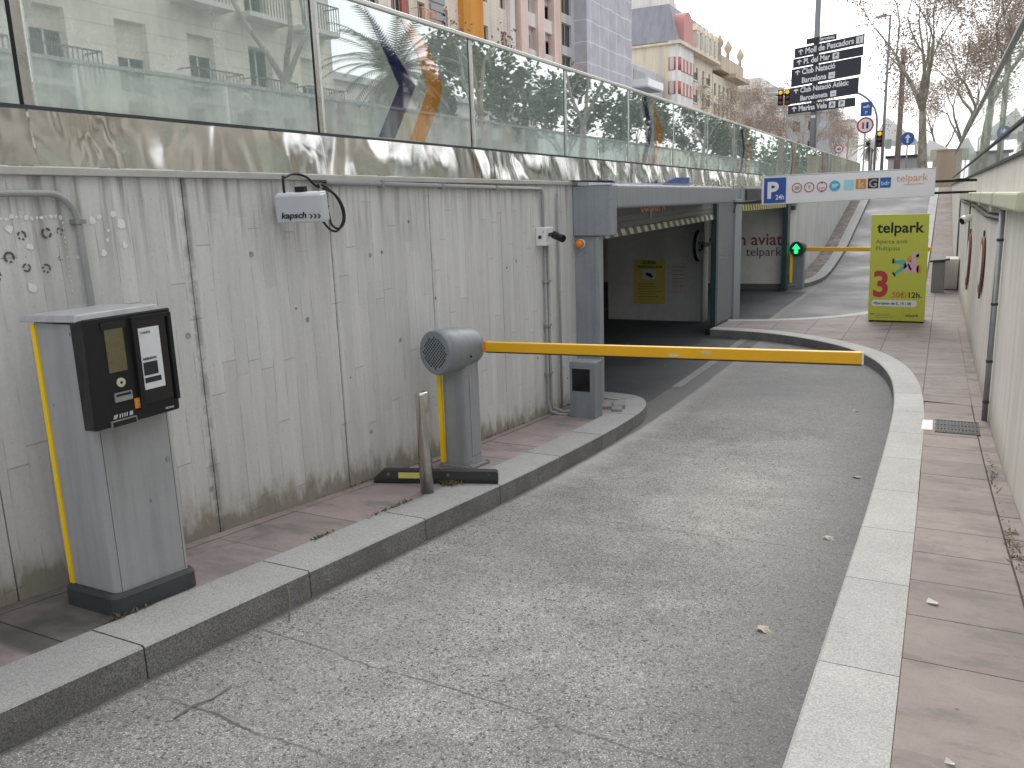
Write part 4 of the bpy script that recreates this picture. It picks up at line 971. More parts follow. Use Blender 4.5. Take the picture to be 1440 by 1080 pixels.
# ------------------------------------------------------------------ lime advertising board
ab = thing('advertising_board', 'lime green standing advertising board with red price on the island', 'advertising board', (-.67, YS, zb(16)))
bl = V((-1.125, 15.98, -2.215)); bR = V((1, 0, -.005)).normalized(); bU = V((-.016, 0, 1)).normalized(); bN = V((0, -1, 0)); BW, BH = .905, 1.87
def bp_(u_, w_, d_=0.): return bl + bR * (u_ * BW) + bU * (w_ * BH) + bN * d_
def bquad(mb, u0, u1, w0, w1, d0, d1): mb.hexa([bp_(u0,w0,d1), bp_(u1,w0,d1), bp_(u1,w0,d0), bp_(u0,w0,d0), bp_(u0,w1,d1), bp_(u1,w1,d1), bp_(u1,w1,d0), bp_(u0,w1,d0)])
m = MB(); bquad(m, 0, 1, .012, 1, 0, .02); bd_ = part('front_panel', m, M['lime'], ab, bevel=.004)
m = MB(); m.hexa([bp_(0,.012,0), bp_(1,.012,0), bp_(1,.012,0) + V((0,.42,0)), bp_(0,.012,0) + V((0,.42,0)), bp_(0,1,0), bp_(1,1,0), bp_(1,1,0) + V((0,.06,0)), bp_(0,1,0) + V((0,.06,0))]); part('rear_panel', m, M['lime'], ab)
m = MB()
for u_ in (.03, .93): bquad(m, u_, u_ + .04, -.004, .012, -.4, .02)
part('foot', m, M['black'], ab)
T = lambda s_, sz, mm, u_, w_, **k: text(s_, sz, M[mm], bd_, bp_(u_, w_, .021), bR, bU, **k)
T('telpark', .25, 'ink', .11, .835, bold=.022, sx=1.02)
T('Aparca amb', .105, 'ink_soft', .09, .735); T('Multipass', .105, 'ink_soft', .09, .672)
T('3', .62, 'red', .055, .245, bold=.03, sx=.92); T(',50€/', .135, 'red', .385, .235, sx=.95); T('12h.', .135, 'ink', .685, .235, bold=.02)
m = MB()
pr = [(x_, y_) for x_, y_ in rrect(.06, .86, .148, .206, .028, 5)]
m.prism([bp_(x_, y_, .0205) for x_, y_ in pr], bN * .002); pill = part('price_pill', m, M['paper'], bd_)
text('+Europass de 5, 10 i 20', .064, M['sign_dk'], pill, bp_(.085, .166, .0235), bR, bU, bold=.02)
T('telpark', .075, 'ink_soft', .66, .055, bold=.015)
m = MB()
for u0, u1, w_ in ((.03, .12, .068), (.14, .40, .072), (.14, .48, .056), (.14, .44, .040)): bquad(m, u0, u1, w_, w_ + (.008 if u0 < .1 else .003), .0205, .0215)
part('text_line', m, M['ink_soft'], bd_)
def pic(mm, pts): 
    m = MB(); m.prism([bp_(a_, b_, .0206) for a_, b_ in pts], bN * .0012); return part('printed_figure', m, M[mm], bd_)
pic('teal', [(.42,.555),(.42,.578),(.62,.585),(.63,.545),(.60,.535)]); pic('teal', [(.42,.455),(.455,.437),(.66,.52),(.63,.56),(.585,.53)])
pic('sign_dk', [(.395,.55),(.435,.548),(.435,.59),(.40,.60)]); pic('sign_dk', [(.40,.46),(.455,.425),(.47,.44),(.425,.475)])
pic('pink', [(.60,.50),(.70,.46),(.86,.47),(.86,.53),(.80,.565),(.80,.60),(.86,.62),(.87,.65),(.80,.66),(.74,.63),(.74,.575),(.63,.575)])
pic('ochre', [(.84,.455),(.90,.46),(.92,.50),(.90,.535),(.84,.535),(.82,.50)]); pic('ochre', [(.65,.575),(.73,.565),(.735,.60),(.70,.625),(.66,.61)])
pic('sign_dk', [(.66,.545),(.69,.55),(.745,.495),(.715,.485)]); pic('sign_dk', [(.80,.62),(.845,.645),(.86,.625),(.85,.60),(.835,.615),(.82,.60)])

# ------------------------------------------------------------------ right wall equipment
rp_ = thing('drain_pipe', 'grey jointed downpipe on the cream right wall above the drain grate', 'pipe', (xr(9) - .04, 9, -1))
m = MB(); m.cyl((xr(9) - .04, 9, -.18), (xr(9) - .04, 9, -2.22), .026, n=14); part('pipe', m, M['galv'], rp_)
for z_ in (-.45, -1.05, -1.6, -2.0): 
    m = MB(); m.lathe([(.031, -.012), (.031, .012)], (xr(9) - .04, 9, z_), (0,0,1), 14); part('joint_ring', m, M['plinth'], rp_)
for k, (a_, b_) in enumerate(((6.6, 9.15), (9.5, 11.6), (11.9, 14.6), (15.0, 17.6), (18.0, 21.4))):
    t_ = thing('strip_light', ['pale strip light casing nearest the photographer on the right wall', 'pale strip light casing on the right wall just past the downpipe', 'third pale strip light casing along the right wall', 'fourth pale strip light casing along the right wall, below the sign bars', 'farthest pale strip light casing on the right wall'][k], 'light casing', (xr(a_), a_, -.08), 'strip light casings on the right wall')
    m = MB(); ryz(m, a_, b_, -.15, -.015, .012, .12); part('casing', m, M['hazard_w'], t_, bevel=.02)
    m = MB(); ryz(m, b_ + .02, b_ + .10, -.12, -.03, .012, .09); part('end_cap', m, M['galv'], t_)
m = MB(); 
for z_, d_ in ((-.20, .02), (-.25, .03)): m.tube([(xr(9.2) - d_, 9.2, z_ - .03), (xr(12) - d_, 12, z_ - .06), (xr(16) - d_, 16, z_), (xr(24) - d_, 24, z_ + .02)], .012, 6)
m.tube([(xr(24) - .03, 24, -.2), (xr(23.4) - .03, 23.4, -1.2), (xr(22.6) - .03, 22.6, -2.2)], .018, 6)
m.tube([(xr(17.6) - .02, 17.6, -.2), (xr(16.8) - .02, 16.6, -1.6)], .014, 6)
solo('wall_cable', m, M['plinth'], 'thin dark cables sagging along the cream right wall', 'cable', (.4, 14, -.2))
for (y_, z_, r_, lab) in ((12.15, -.92, .36, 'round sign with rusty red edge on the right wall nearer the downpipe'), (16.4, -1.15, .45, 'round red sign seen edge-on farther along the right wall')):
    t_ = thing('round_sign', lab, 'sign', (xr(y_) - .03, y_, z_), 'round signs on the right wall')
    nv = V((-1, -.012, 0)).normalized()
    m = MB(); m.lathe([(r_ * .99, .012), (r_, .014), (r_, .034), (r_ * .97, .038)], (xr(y_), y_, z_), nv, 36); part('disc', m, M['redrust'], t_)
    m = MB(); m.lathe([(r_ * .72, .0385), (r_ * .72, .0405)], (xr(y_), y_, z_), nv, 36); part('face', m, M['paper'], t_)
    for sg in (1, -1): m = MB(); m.cyl((xr(y_) - .02, y_, z_ + sg * r_), (xr(y_) - .02, y_, z_ + sg * (r_ + .07)), .012, n=8); part('bracket', m, M['plinth'], t_)
fl = thing('flood_light', 'pair of small white spotlights on the right wall', 'spotlight', (xr(16.9) - .08, 16.9, -.45))
m = MB(); m.box(xr(16.9) - .06, xr(16.9) - .002, 16.8, 17.0, -.5, -.40); part('base', m, M['white'], fl)
for dy in (-.14, .14):
    m = MB(); m.lathe([(.03, 0), (.07, .06), (.07, .14)], (xr(16.9) - .05, 16.9 + dy, -.45), V((-.7, -.5, -.4)), 16); h_ = part('head', m, M['white'], fl)
    m = MB(); m.lathe([(.06, .141), (.06, .146)], (xr(16.9) - .05, 16.9 + dy, -.45), V((-.7, -.5, -.4)), 16); part('lens', m, M['void'], h_)
tc = thing('ticket_column', 'dark grey control column on the right pavement behind the lime board', 'control column', (.0, 21, -2.2))
m = MB(); m.box(-.20, .06, 20.95, 21.3, -2.3, -1.52); part('body', m, M['pole'], tc, bevel=.02)
m = MB(); m.obox((-.06, 21.1, -1.49), (.20, 0, .02), (0, .22, 0), (-.0, 0, .02)); part('hood', m, M['plinth'], tc)
wb = thing('utility_cabinet', 'low white cabinet against the right wall beside the control column', 'cabinet', (.2, 22.1, -2.2))
m = MB(); m.box(.06, .33, 21.5, 22.4, -2.19, -1.50); part('body', m, M['wall_right'], wb, bevel=.01)
m = MB(); m.box(.05, .335, 21.49, 22.41, -2.3, -2.192); part('plinth', m, M['plinth'], wb)

# ------------------------------------------------------------------ loose things on the ground
random.seed(11)
for k, (x, y) in enumerate(((-.52, 5.2), (-.5, 6.9), (-.62, 3.6), (-.75, 9.6))):
    m = MB(); a_ = random.uniform(0, 6); r_ = random.uniform(.025, .04)
    pts = []
    for q_ in range(10):
        rr_ = r_ * (1. if q_ % 2 else .6); pts.append((x + math.cos(a_ + q_ * .628) * rr_ * 1.3, y + math.sin(a_ + q_ * .628) * rr_, zr(y) + .008 + .008 * math.sin(q_)))
    c_ = m._add([(x, y, zr(y) + .015)]); i = m._add(pts)
    for q_ in range(10): m.face([c_, i + q_, i + (q_ + 1) % 10])
    solo('fallen_leaf', m, M['leaf'] if k % 2 else M['dry'], ['pale crumpled leaf on the ramp beside the right kerb, middle distance', 'brown leaf on the ramp close to the right kerb, beyond the pale one', 'pale leaf scrap on the ramp nearest the right foreground kerb', 'brown leaf on the ramp near the bend of the right kerb', 'pale leaf scrap on the ramp close to the left kerb', 'small brown leaf alone in the middle of the ramp'][k], 'leaf', (x, y, zr(y)), 'fallen leaves on the ramp')
for x, y, s_, lab in ((.12, 2.55, .014, 'small white paper scrap on the pink slabs in the right foreground'), (.06, 3.95, .024, 'flat pale paper scrap beside the right kerb, farther up the pavement')):
    m = MB(); h = zr(y) + KH
    m.poly([(x - s_, y, h + .004), (x + s_, y - s_*.4, h + .008), (x + s_*1.1, y + s_*.8, h + .003)]); m.poly([(x - s_, y, h + .004), (x + s_*1.1, y + s_*.8, h + .003), (x - s_*.6, y + s_*1.4, h + .012)])
    solo('paper_scrap', m, M['frame_w'], lab, 'litter', (x, y, h))
def tuft(n, x, y, rx, ry, h):
    m = MB()
    for _ in range(n):
        px, py = x + random.gauss(0, rx), y + random.gauss(0, ry); b_ = zr(py) + KH + .002; a_ = random.uniform(0, 6.3); l_ = random.uniform(.3, 1) * h
        dx, dy = math.cos(a_) * .006, math.sin(a_) * .006; t_ = V((px + random.gauss(0, .02), py + random.gauss(0, .02), b_ + l_))
        m.poly([(px - dx, py - dy, b_), (px + dx, py + dy, b_), t_])
    return m
solo('leaf_litter', tuft(260, -3.02, 4.77, .035, .035, .04), M['moss'], 'small clump of dry leaves at the foot of the wheel stop', None, (0,0,0), kind='stuff')
m = MB()
for (x, y, n, rx, ry) in ((-3.01, 4.05, 60, .006, .14), (-3.01, 3.35, 40, .006, .05), (-3.57, 4.7, 60, .006, .25), (-3.57, 6.4, 60, .006, .4), (.46, 5.1, 120, .02, .25), (.44, 6.9, 60, .015, .3), (-3.02, 2.1, 50, .01, .06), (.53, 4.3, 60, .012, .3), (-3.55, 8.1, 50, .02, .2)):
    t_ = tuft(n, x, y, rx, ry, .022); i0 = len(m.v); m.v += t_.v; m.f += [tuple(i0 + q_ for q_ in f_) for f_ in t_.f]; m.m += t_.m; m.sm += t_.sm
solo('moss', m, M['moss'], 'dry moss and weeds growing in the pavement joints', None, (0,0,0), kind='stuff')
m = MB(); m.tube([(-2.36, 1.78, zr(1.78) + .006), (-2.37, 1.87, zr(1.87) + .01), (-2.35, 1.95, zr(1.95) + .006), (-2.36, 2.06, zr(2.06) + .012)], .0035, 5)
solo('twig', m, M['twig'], 'thin dark twig lying on the ramp near the left foreground kerb', 'twig', (-2.36, 1.9, zr(1.9)))
m = MB(); m.tube([(-2.69, 2.74, zr(2.74) + .13), (-2.66, 2.72, zr(2.72) + .06), (-2.60, 2.64, zr(2.64) + .005)], .004, 5)
solo('twig', m, M['leaf_p'], 'dry grass stalk leaning against the face of the left kerb', 'twig', (-2.66, 2.7, zr(2.7)))
m = MB(); random.seed(5)
for k in range(5):
    r_ = random.uniform(.03, .06); c_ = V((-3.08 + random.uniform(-.10, .14), 8.1 + random.uniform(-.1, .12), zb(8.1) + r_ * .3)); m.obox(c_, V((r_, r_ * .4, 0)), V((-r_ * .35, r_ * .8, .01)), V((0, .005, r_ * .5)))
solo('rubble', m, M['gutter'], 'broken paving rubble behind the card reader at the kerb end', None, (0,0,0), kind='stuff')

# ------------------------------------------------------------------ street signs and poles
dsn = thing('direction_sign', 'tall grey pole carrying a stack of dark direction signs', 'direction sign', (-4.25, 31, .1))
m = MB(); m.lathe([(.115, 0), (.105, 2.5), (.085, 8)], (-4.25, 31, .1), (0,0,1), 16); part('pole', m, M['pole'], dsn)
m = MB(); m.box(-4.32, -4.18, 30.86, 30.9, 2.62, 2.70); part('sticker', m, M['paper'], dsn)
def dsign(xc, w, zl, zr_, h, lines, icons, small=False):
    # panel with a slight rise to the right, its top left corner at zl
    R1 = V((w, 0, zr_ - zl)).normalized(); U1 = V((0,0,1)); o1 = V((xc - w/2, 30.80, zl - h))
    m = MB(); m.obox(o1 + R1 * (w/2) + U1 * (h/2) + V((0,.03,0)), R1 * (w/2), V((0,.03,0)), U1 * (h/2)); pn_ = part('sign_panel', m, M['sign_dk'], dsn)
    n_ = len(lines); lh = h / n_
    if not small:
        a_ = o1 + R1 * .20 + U1 * (h - lh * .5) + V((0,-.003,0)); s_ = .085 * min(1, lh/.32) ; m = MB()
        m.prism([a_ - R1*.018 - U1*s_, a_ + R1*.018 - U1*s_, a_ + R1*.018 + U1*s_*.4, a_ + R1*.075 - U1*.0, a_ + R1*.075 + U1*.045, a_ + U1*s_*1.15, a_ - R1*.075 + U1*.045, a_ - R1*.075, a_ - R1*.018 + U1*s_*.4], (0,.002,0)); part('arrow_mark', m, M['paper'], pn_)
    for k, ln in enumerate(lines):
        text(ln, lh * (.86 if n_ == 1 else .88), M['paper'], pn_, o1 + R1 * (.34 if not small else .42) + U1 * (h - lh * (k + 1) + lh * .24) + V((0,-.004,0)), R1, U1, bold=.03, sx=.80)
    for (u_, k, tx) in icons:
        c_ = o1 + R1 * u_ + U1 * (h - lh * (k + .5)) + V((0,-.002,0)); s_ = lh * .36
        m = MB(); m.obox(c_, R1 * s_, V((0,.002,0)), U1 * s_); ic = part('icon_square', m, M['paper'], pn_)
        text(tx, lh * .62, M['sign_dk'], ic, c_ - U1 * lh * .21 + V((0,-.004,0)), R1, U1, align='CENTER', bold=.02)
Yd = 30.8
dsign(-4.08, .95, 5.17, 5.23, .17, ['Barcelona'], [], True)
dsign(-3.83, 2.18, 4.90, 5.12, .30, ['Moll de Pescadors'], [(2.04, 0, 'i')])
dsign(-3.86, 2.20, 4.57, 4.75, .28, ['Pl. del Mar'], [(1.36, 0, 'P')])
dsign(-3.90, 2.20, 4.24, 4.44, .56, ['Club Natació', 'Barcelona'], [(1.30, 1, '~')])
dsign(-3.94, 2.18, 3.64, 3.80, .52, ['Club Natació Atlètic', 'Barceloneta'], [(1.40, 1, '~')])
dsign(-4.0, 2.14, 3.07, 3.17, .28, ['Marina Vela'], [(1.42, 0, 'A'), (1.72, 0, 'P')])

def pole_sign(name, label, x, y, zc, r, face, h0=.1, group='small traffic signs on poles'):
    t_ = thing(name, label, 'traffic sign', (x, y, h0), group)
    m = MB(); m.cyl((x, y, h0), (x, y, zc + r), .035, n=10); part('pole', m, M['galv'], t_)
    return t_
def disc(t_, x, y, zc, r, mm, nm='disc', d=.04): 
    m = MB(); m.cyl((x, y - d, zc), (x, y - d - .012, zc), r, n=28); return part(nm, m, M[mm], t_)
t_ = pole_sign('no_overtaking_sign', 'red ringed no overtaking sign below a small blue plate on a pole', -3.52, 42, 3.07, .30, None)
disc(t_, -3.52, 42, 3.07, .36, 'red'); w_ = disc(t_, -3.52, 42, 3.07, .285, 'paper', 'face', .053)
m = MB()
for dx, mm in ((-.09, 0), (.09, 1)): m.cur = mm; m.box(-3.52 + dx - .045, -3.52 + dx + .045, 41.925, 41.932, 2.92, 3.20)
part('car_icon', m, [M['red'], M['ink']], w_)
m = MB(); m.box(-3.75, -3.27, 41.93, 41.95, 3.46, 4.08); bpn = part('blue_plate', m, M['p_blue'], t_)
m = MB(); m.obox((-3.51, 41.925, 3.86), (.13, 0, 0), (0,.002,0), (0,0,.03)); m.obox((-3.45, 41.925, 3.9), (.03, 0, .02), (0,.002,0), (-.02,0,.04)); part('plate_icon', m, M['paper'], bpn)
text('P', .22, M['paper'], bpn, (-3.51, 41.924, 3.54), (1,0,0), (0,0,1), align='CENTER')
t_ = pole_sign('speed_limit_sign', 'small round forty speed sign on a thin pole above the left glass', -8.2, 75, 3.75, .3, None)
disc(t_, -8.2, 75, 3.75, .34, 'red'); w_ = disc(t_, -8.2, 75, 3.75, .27, 'paper', 'face', .053)
text('40', .30, M['ink'], w_, (-8.2, 74.93, 3.65), (1,0,0), (0,0,1), align='CENTER', bold=.02)
t_ = pole_sign('ahead_only_sign', 'round blue ahead only sign with white arrow on a slim pole', -1.87, 45, 2.55, .3, None)
w_ = disc(t_, -1.87, 45, 2.55, .30, 'p_blue')
m = MB(); A_ = lambda a_, b_: (-1.87 + a_, 44.945, 2.55 + b_)
m.prism([A_(-.04,-.2), A_(.04,-.2), A_(.04,.03), A_(.13,.03), A_(0,.2), A_(-.13,.03), A_(-.04,.03)], (0,-.004,0)); part('arrow_mark', m, M['paper'], w_)

tl = thing('traffic_light', 'curved traffic light mast with amber signals over the far road', 'traffic light', (-3.62, 50, .1))
m = MB(); arc_ = [(-3.62, 50, .1), (-3.62, 50, 3.8)] + [(-3.62 - 1.9 * (1 - math.cos(a_ * PI / 16)), 50, 3.8 + 1.75 * math.sin(a_ * PI / 16)) for a_ in range(1, 9)] + [(-8.9, 50, 5.62)]
m.tube(arc_, .055, 8); part('mast', m, M['pole'], tl)
def head(x, z):
    m = MB(); m.box(x - .14, x + .14, 49.88, 49.99, z - .42, z + .42); h_ = part('signal_head', m, M['black'], tl, bevel=.02)
    for dz, mm in ((.27, 'amberlit'), (0, 'redrust'), (-.27, 'redrust')): 
        m = MB(); m.lathe([(.115, 0), (.09, .02), (.001, .03)], (x, 49.878, z + dz), (0,-1,0), 18); part('lens', m, M[mm], h_)
        m = MB(); m.lathe([(.125, 0), (.125, .09)], (x, 49.878, z + dz), (0,-1,0), 18, False); part('visor', m, M['black'], h_)
head(-8.28, 5.45); head(-8.64, 5.45); head(-3.45, 2.9)
m = MB(); m.box(-9.0, -8.82, 49.85, 49.97, 5.1, 5.45); part('back_plate', m, M['galv'], tl)
m = MB(); m.box(-3.15, -2.85, 49.88, 49.98, 2.35, 2.85); part('control_plate', m, M['galv'], tl)
lp = thing('street_lamp', 'very tall thin street lamp with one flat head beyond the signs', 'street lamp', (-3.66, 56, .1))
m = MB(); m.lathe([(.10, 0), (.085, 4), (.055, 10.1)], (-3.66, 56, .1), (0,0,1), 12); m.tube([(-3.66, 56, 10.15), (-3.9, 56, 10.2)], .04, 8); part('pole', m, M['pole'], lp)
m = MB(); m.hexa([(-4.5,55.9,10.08),(-3.85,55.85,10.12),(-3.85,56.15,10.12),(-4.5,56.1,10.08),(-4.45,55.92,10.2),(-3.85,55.85,10.27),(-3.85,56.15,10.27),(-4.45,56.08,10.2)]); part('lamp_head', m, M['f_tan'], lp, bevel=.02)

# ------------------------------------------------------------------ trees
def tree_meshes(seed, H, fork, spread, r0, nleaf, lsize, leafmat, levels=5, up=.55):
    rng = random.Random(seed); tr = MB(); cw = MB(); tips = []
    def branch(p, d, L, r, lev):
        n = 4 if lev < 2 else 3; pts = [p]; rad = [r]; q_ = p.copy(); dd = d.copy()
        for k in range(n):
            wb_ = .03 if lev == 0 else .12; dd = (dd + V((rng.gauss(0, wb_), rng.gauss(0, wb_), rng.gauss(.04, wb_ * .7)))).normalized(); q_ = q_ + dd * (L / n); pts.append(q_.copy()); rad.append(r * (1 - .42 * (k + 1) / n))
        (tr if lev < 3 else cw).tube(pts, rad, 8 if lev == 0 else (5 if lev < 3 else 3), lev == 0)
        if lev >= levels - 2: tips.extend((a_, dd) for a_ in pts[1:])
        if lev + 1 >= levels: return
        nb = rng.choice((3, 4)) if lev == 0 else rng.choice((2, 3, 3))
        for b_ in range(nb):
            az = rng.uniform(0, 2*PI) if lev else 2*PI*b_/nb + rng.uniform(-.5, .5); s_ = rng.uniform(.35, .75) * spread
            e1 = dd.cross(V((0,0,1)) if abs(dd.z) < .95 else V((1,0,0))).normalized(); e2 = dd.cross(e1)
            nd = (dd + (e1 * math.cos(az) + e2 * math.sin(az)) * s_ + V((0,0,up * .3))).normalized()
            st = pts[-1] if b_ < 2 or lev == 0 else pts[rng.choice((-2, -3)) if len(pts) > 3 else -2]
            branch(st, nd, L * rng.uniform(.62, .82) if lev else (H - fork) * rng.uniform(.36, .46), rad[-1] * rng.uniform(.6, .78), lev + 1)
    branch(V((0,0,-.2)), V((0,0,1)), fork + .2, r0, 0)
    cw.cur = 1
    for _ in range(nleaf):
        p, d_ = rng.choice(tips); p = p + V((rng.gauss(0, .22), rng.gauss(0, .22), rng.gauss(0, .2))); s_ = lsize * rng.uniform(.6, 1.4)
        a_ = V((rng.gauss(0,1), rng.gauss(0,1), rng.gauss(0,.7))).normalized(); b_ = a_.cross(V((rng.gauss(0,1), rng.gauss(0,1), rng.gauss(0,1)))).normalized()
        cw.poly([p - a_ * s_, p + b_ * s_ * .6, p + a_ * s_, p - b_ * s_ * .6])
    return tr.mesh('trunk', M['bark']), cw.mesh('crown', [M['twig'], leafmat])
TM = [tree_meshes(5, 11, 3.9, .85, .29, 6500, .05, M['leaf'], 6, .8), tree_meshes(8, 10, 3.2, 1.0, .25, 7500, .055, M['leaf'], 6, .7), tree_meshes(21, 8.5, 2.6, 1.15, .2, 7500, .055, M['leaf'], 6)]
TB = [tree_meshes(53, 11, 3.4, 1.0, .24, 4200, .07, M['leaf_g'], 5)]
def tree(name, x, y, k, rz, sc, label, group, tms=TM):
    t_ = thing(name, label, 'tree', (x, y, .1), group); t_.rotation_euler = (0, 0, rz); t_.scale = (sc, sc, sc)
    for nm, me_ in (('trunk', tms[k][0]), ('crown', tms[k][1])):
        o_ = bpy.data.objects.new(nm, me_); COL.objects.link(o_); o_.parent = t_
G1 = 'bare plane trees beyond the far ramp'
tree('plane_tree', -1.18, 48, 0, .4, 1.0, 'bare plane tree with forked pale trunk straight above the lime board', G1)
tree('plane_tree', 1.5, 54, 1, 2.1, 1.0, 'bare plane tree whose trunk stands just over the right glass railing', G1)
tree('plane_tree', 2.9, 46, 1, 4.1, .95, 'bare plane tree overhanging the right glass balustrade, top right corner', G1)
tree('plane_tree', .7, 66, 2, 1.2, 1.2, 'brown leaved plane tree between the forked trunk and right railing', G1)
tree('plane_tree', 3.6, 62, 0, 5.2, 1.05, 'plane tree seen through the right glass balustrade', G1)
tree('plane_tree', -.9, 82, 2, 3.3, 1.1, 'smaller plane tree far behind the forked one', G1)
tree('plane_tree', 4.6, 74, 1, 2.9, 1.1, 'plane tree far up the right pavement behind the glass corner', G1)
tree('plane_tree', 2.2, 86, 1, .2, 1.1, 'distant plane tree closing the view above the tan wall', G1)
G2 = 'brown street trees along the left road'
for k, (x, y, sc, lab) in enumerate(((-13.5, 56, .62, 'low brown street tree in front of the cornice building'), (-14, 66, .72, 'brown street tree before the red shuttered building'), (-13, 74, .78, 'brown street tree below the pale corner building'), (-13.2, 82, .85, 'bushy brown street tree left of the direction sign pole'), (-13.5, 92, .9, 'brown street tree directly behind the direction sign pole'), (-12.5, 104, .9, 'brown street tree just right of the direction sign pole'), (-12, 120, .95, 'farthest brown street tree near the palm'))):
    tree('street_tree', x, y, 2 if k % 2 else 1, k * 1.3, sc, lab, G2)
G3 = 'street trees mirrored in the left glass'
for k, (x, y, sc, lab) in enumerate(((8.5, 10.5, 1., 'bare street tree mirrored in the nearest left glass pane'), (9, 18.5, 1., 'bare street tree mirrored in the chevron pane'), (8.5, 28, .95, 'leafy street tree mirrored in the middle left panes'), (8.5, 38, 1.05, 'street tree mirrored in the farther left panes'), (8.8, 4.0, .9, 'street tree mirrored at the left picture edge'), (8.6, 49, 1.0, 'street tree mirrored past the second chevron'), (8.7, 61, 1.05, 'street tree mirrored in the far narrow panes'))):
    tree('street_tree', x, y, 0, k * 2.1, sc, lab, G3, TB)
# evergreen masses mirrored in the middle panes
EM = [tree_meshes(31, 7, 2.0, 1.2, .22, 3000, .15, M['leaf_g'])]
for k, (x, y, lab) in enumerate(((11.5, 33, 'dark evergreen tree across the road, mirrored in the middle panes'), (12, 44, 'evergreen tree mirrored beyond the second chevron'), (12, 56, 'evergreen tree mirrored near the far end of the glass'), (11, 69, 'evergreen tree mirrored beyond the far end of the glass'), (11.6, 84, 'last evergreen tree along the right road'))):
    tree('evergreen_tree', x, y, 0, k * 1.7, 1.0, lab, 'evergreen trees across the right road', EM)
tl_ = MB(); rng = random.Random(77)
for _ in range(16000):
    y_ = rng.uniform(92, 330); c_ = V((11 + 3.5 * math.sin(y_ * .31) + rng.gauss(0, 1.6), y_, .3 + abs(rng.gauss(0, 1)) * 2.2 + 1.6 * (1 + math.sin(y_ * .47))))
    s_ = rng.uniform(.18, .4); a_ = V((rng.gauss(0,1), rng.gauss(0,1), rng.gauss(0,1))).normalized(); b_ = a_.orthogonal().normalized(); tl_.poly([c_ - a_ * s_, c_ + b_ * s_ * .7, c_ + a_ * s_, c_ - b_ * s_ * .7])
solo('treeline', tl_, M['leaf_g'], 'far belt of greenery along the right road', None, (0,0,0), kind='stuff')
# shrubs behind the left glass
def shrub(seed, w, h, n):
    rng = random.Random(seed); st = MB(); lf = MB()
    for k in range(16):
        tip = V((rng.gauss(0, w * .5), rng.gauss(0, w * .5), h * rng.uniform(.6, 1.05))); st.tube([(rng.gauss(0,.06), rng.gauss(0,.06), -.1), tip * .5 + V((rng.gauss(0,.1), rng.gauss(0,.1), .15)), tip], [.015, .01, .004], 4)
        for _ in range(n // 16):
            p = tip * rng.uniform(.45, 1.02) + V((rng.gauss(0,.10), rng.gauss(0,.10), rng.gauss(0,.09))); s_ = rng.uniform(.02, .042)
            a_ = V((rng.gauss(0,1), rng.gauss(0,1), rng.gauss(0,1))).normalized(); b_ = a_.orthogonal().normalized(); lf.poly([p - a_ * s_, p + b_ * s_ * .6, p + a_ * s_, p - b_ * s_ * .6])
    return st.mesh('stems', M['twig']), lf.mesh('foliage', M['leaf_b'])
for k, (x, y, w, h, lab) in enumerate(((-6.1, 9.9, .5, 2.15, 'reddish shrub behind the glass below the orange facade strip'), (-6.2, 12.2, .6, 2.42, 'reddish shrub behind the glass below the pink columns'), (-6.1, 14.2, .55, 2.2, 'reddish shrub behind the glass next to the netted scaffold'))):
    a_, b_ = shrub(40 + k, w, h, 1500); t_ = thing('shrub', lab, 'shrub', (x, y, .1), 'shrubs behind the left glass')
    for nm, me_ in (('stems', a_), ('foliage', b_)): o_ = bpy.data.objects.new(nm, me_); COL.objects.link(o_); o_.parent = t_
# palms
def palm(x, y, h, label, sc=1.):
    t_ = thing('palm_tree', label, 'palm tree', (x, y, .1), 'palms'); rng = random.Random(int(x * 7 + y)); m = MB()
    m.tube([(x, y, 0), (x + .05, y, h * .5), (x, y, h)], [.22 * sc, .17 * sc, .2 * sc], 10); part('trunk', m, M['bark'], t_)
    m = MB()
    for k in range(46):
        az = rng.uniform(0, 2*PI); el = rng.uniform(-.5, 1.2); L = rng.uniform(1.5, 2.1) * sc; p = V((x, y, h)); d_ = V((math.cos(az) * math.cos(el), math.sin(az) * math.cos(el), math.sin(el))); side_ = V((-math.sin(az), math.cos(az), 0))
        prev = p
        for s_ in range(7):
            d_ = (d_ + V((0,0,-.16))).normalized(); nx_ = prev + d_ * L / 7
            for sg in (1, -1):
                for u_ in (.05, .3, .55, .8):
                    c_ = prev.lerp(nx_, u_); tip = c_ + (side_ * sg * .8 + d_ * .7 + V((0,0,-.25))).normalized() * .42 * sc * (1 - s_ * .08); m.poly([c_, c_ + d_ * .06, tip])
            prev = nx_
    part('fronds', m, M['leaf_p'], t_)
palm(-6.95, 90, 4.6, 'palm tree at street level right of the direction sign', 1.1)
palm(7.0, 20.6, 3.9, 'tall palm across the road, mirrored in the chevron pane', 1.2)
tt = thing('bare_trunk', 'straight brown trunk beside the forked plane tree', 'tree', (-3.6, 71, .1))
m = MB(); m.tube([(-3.6, 71, 0), (-3.55, 71, 5), (-3.6, 71, 10.5)], [.24, .2, .17], 10); part('trunk', m, M['twig'], tt)
m = MB(); rng = random.Random(5); m.cur = 0
for k in range(900):
    p = V((-3.6 + rng.gauss(0, .9), 71 + rng.gauss(0, .9), 9.6 + rng.gauss(0, .8))); a_ = V((rng.gauss(0,1), rng.gauss(0,1), rng.gauss(0,1))).normalized(); b_ = a_.orthogonal(); m.poly([p - a_ * .13, p + b_ * .05, p + a_ * .13, p - b_ * .05])
part('crown', m, M['leaf'], tt)

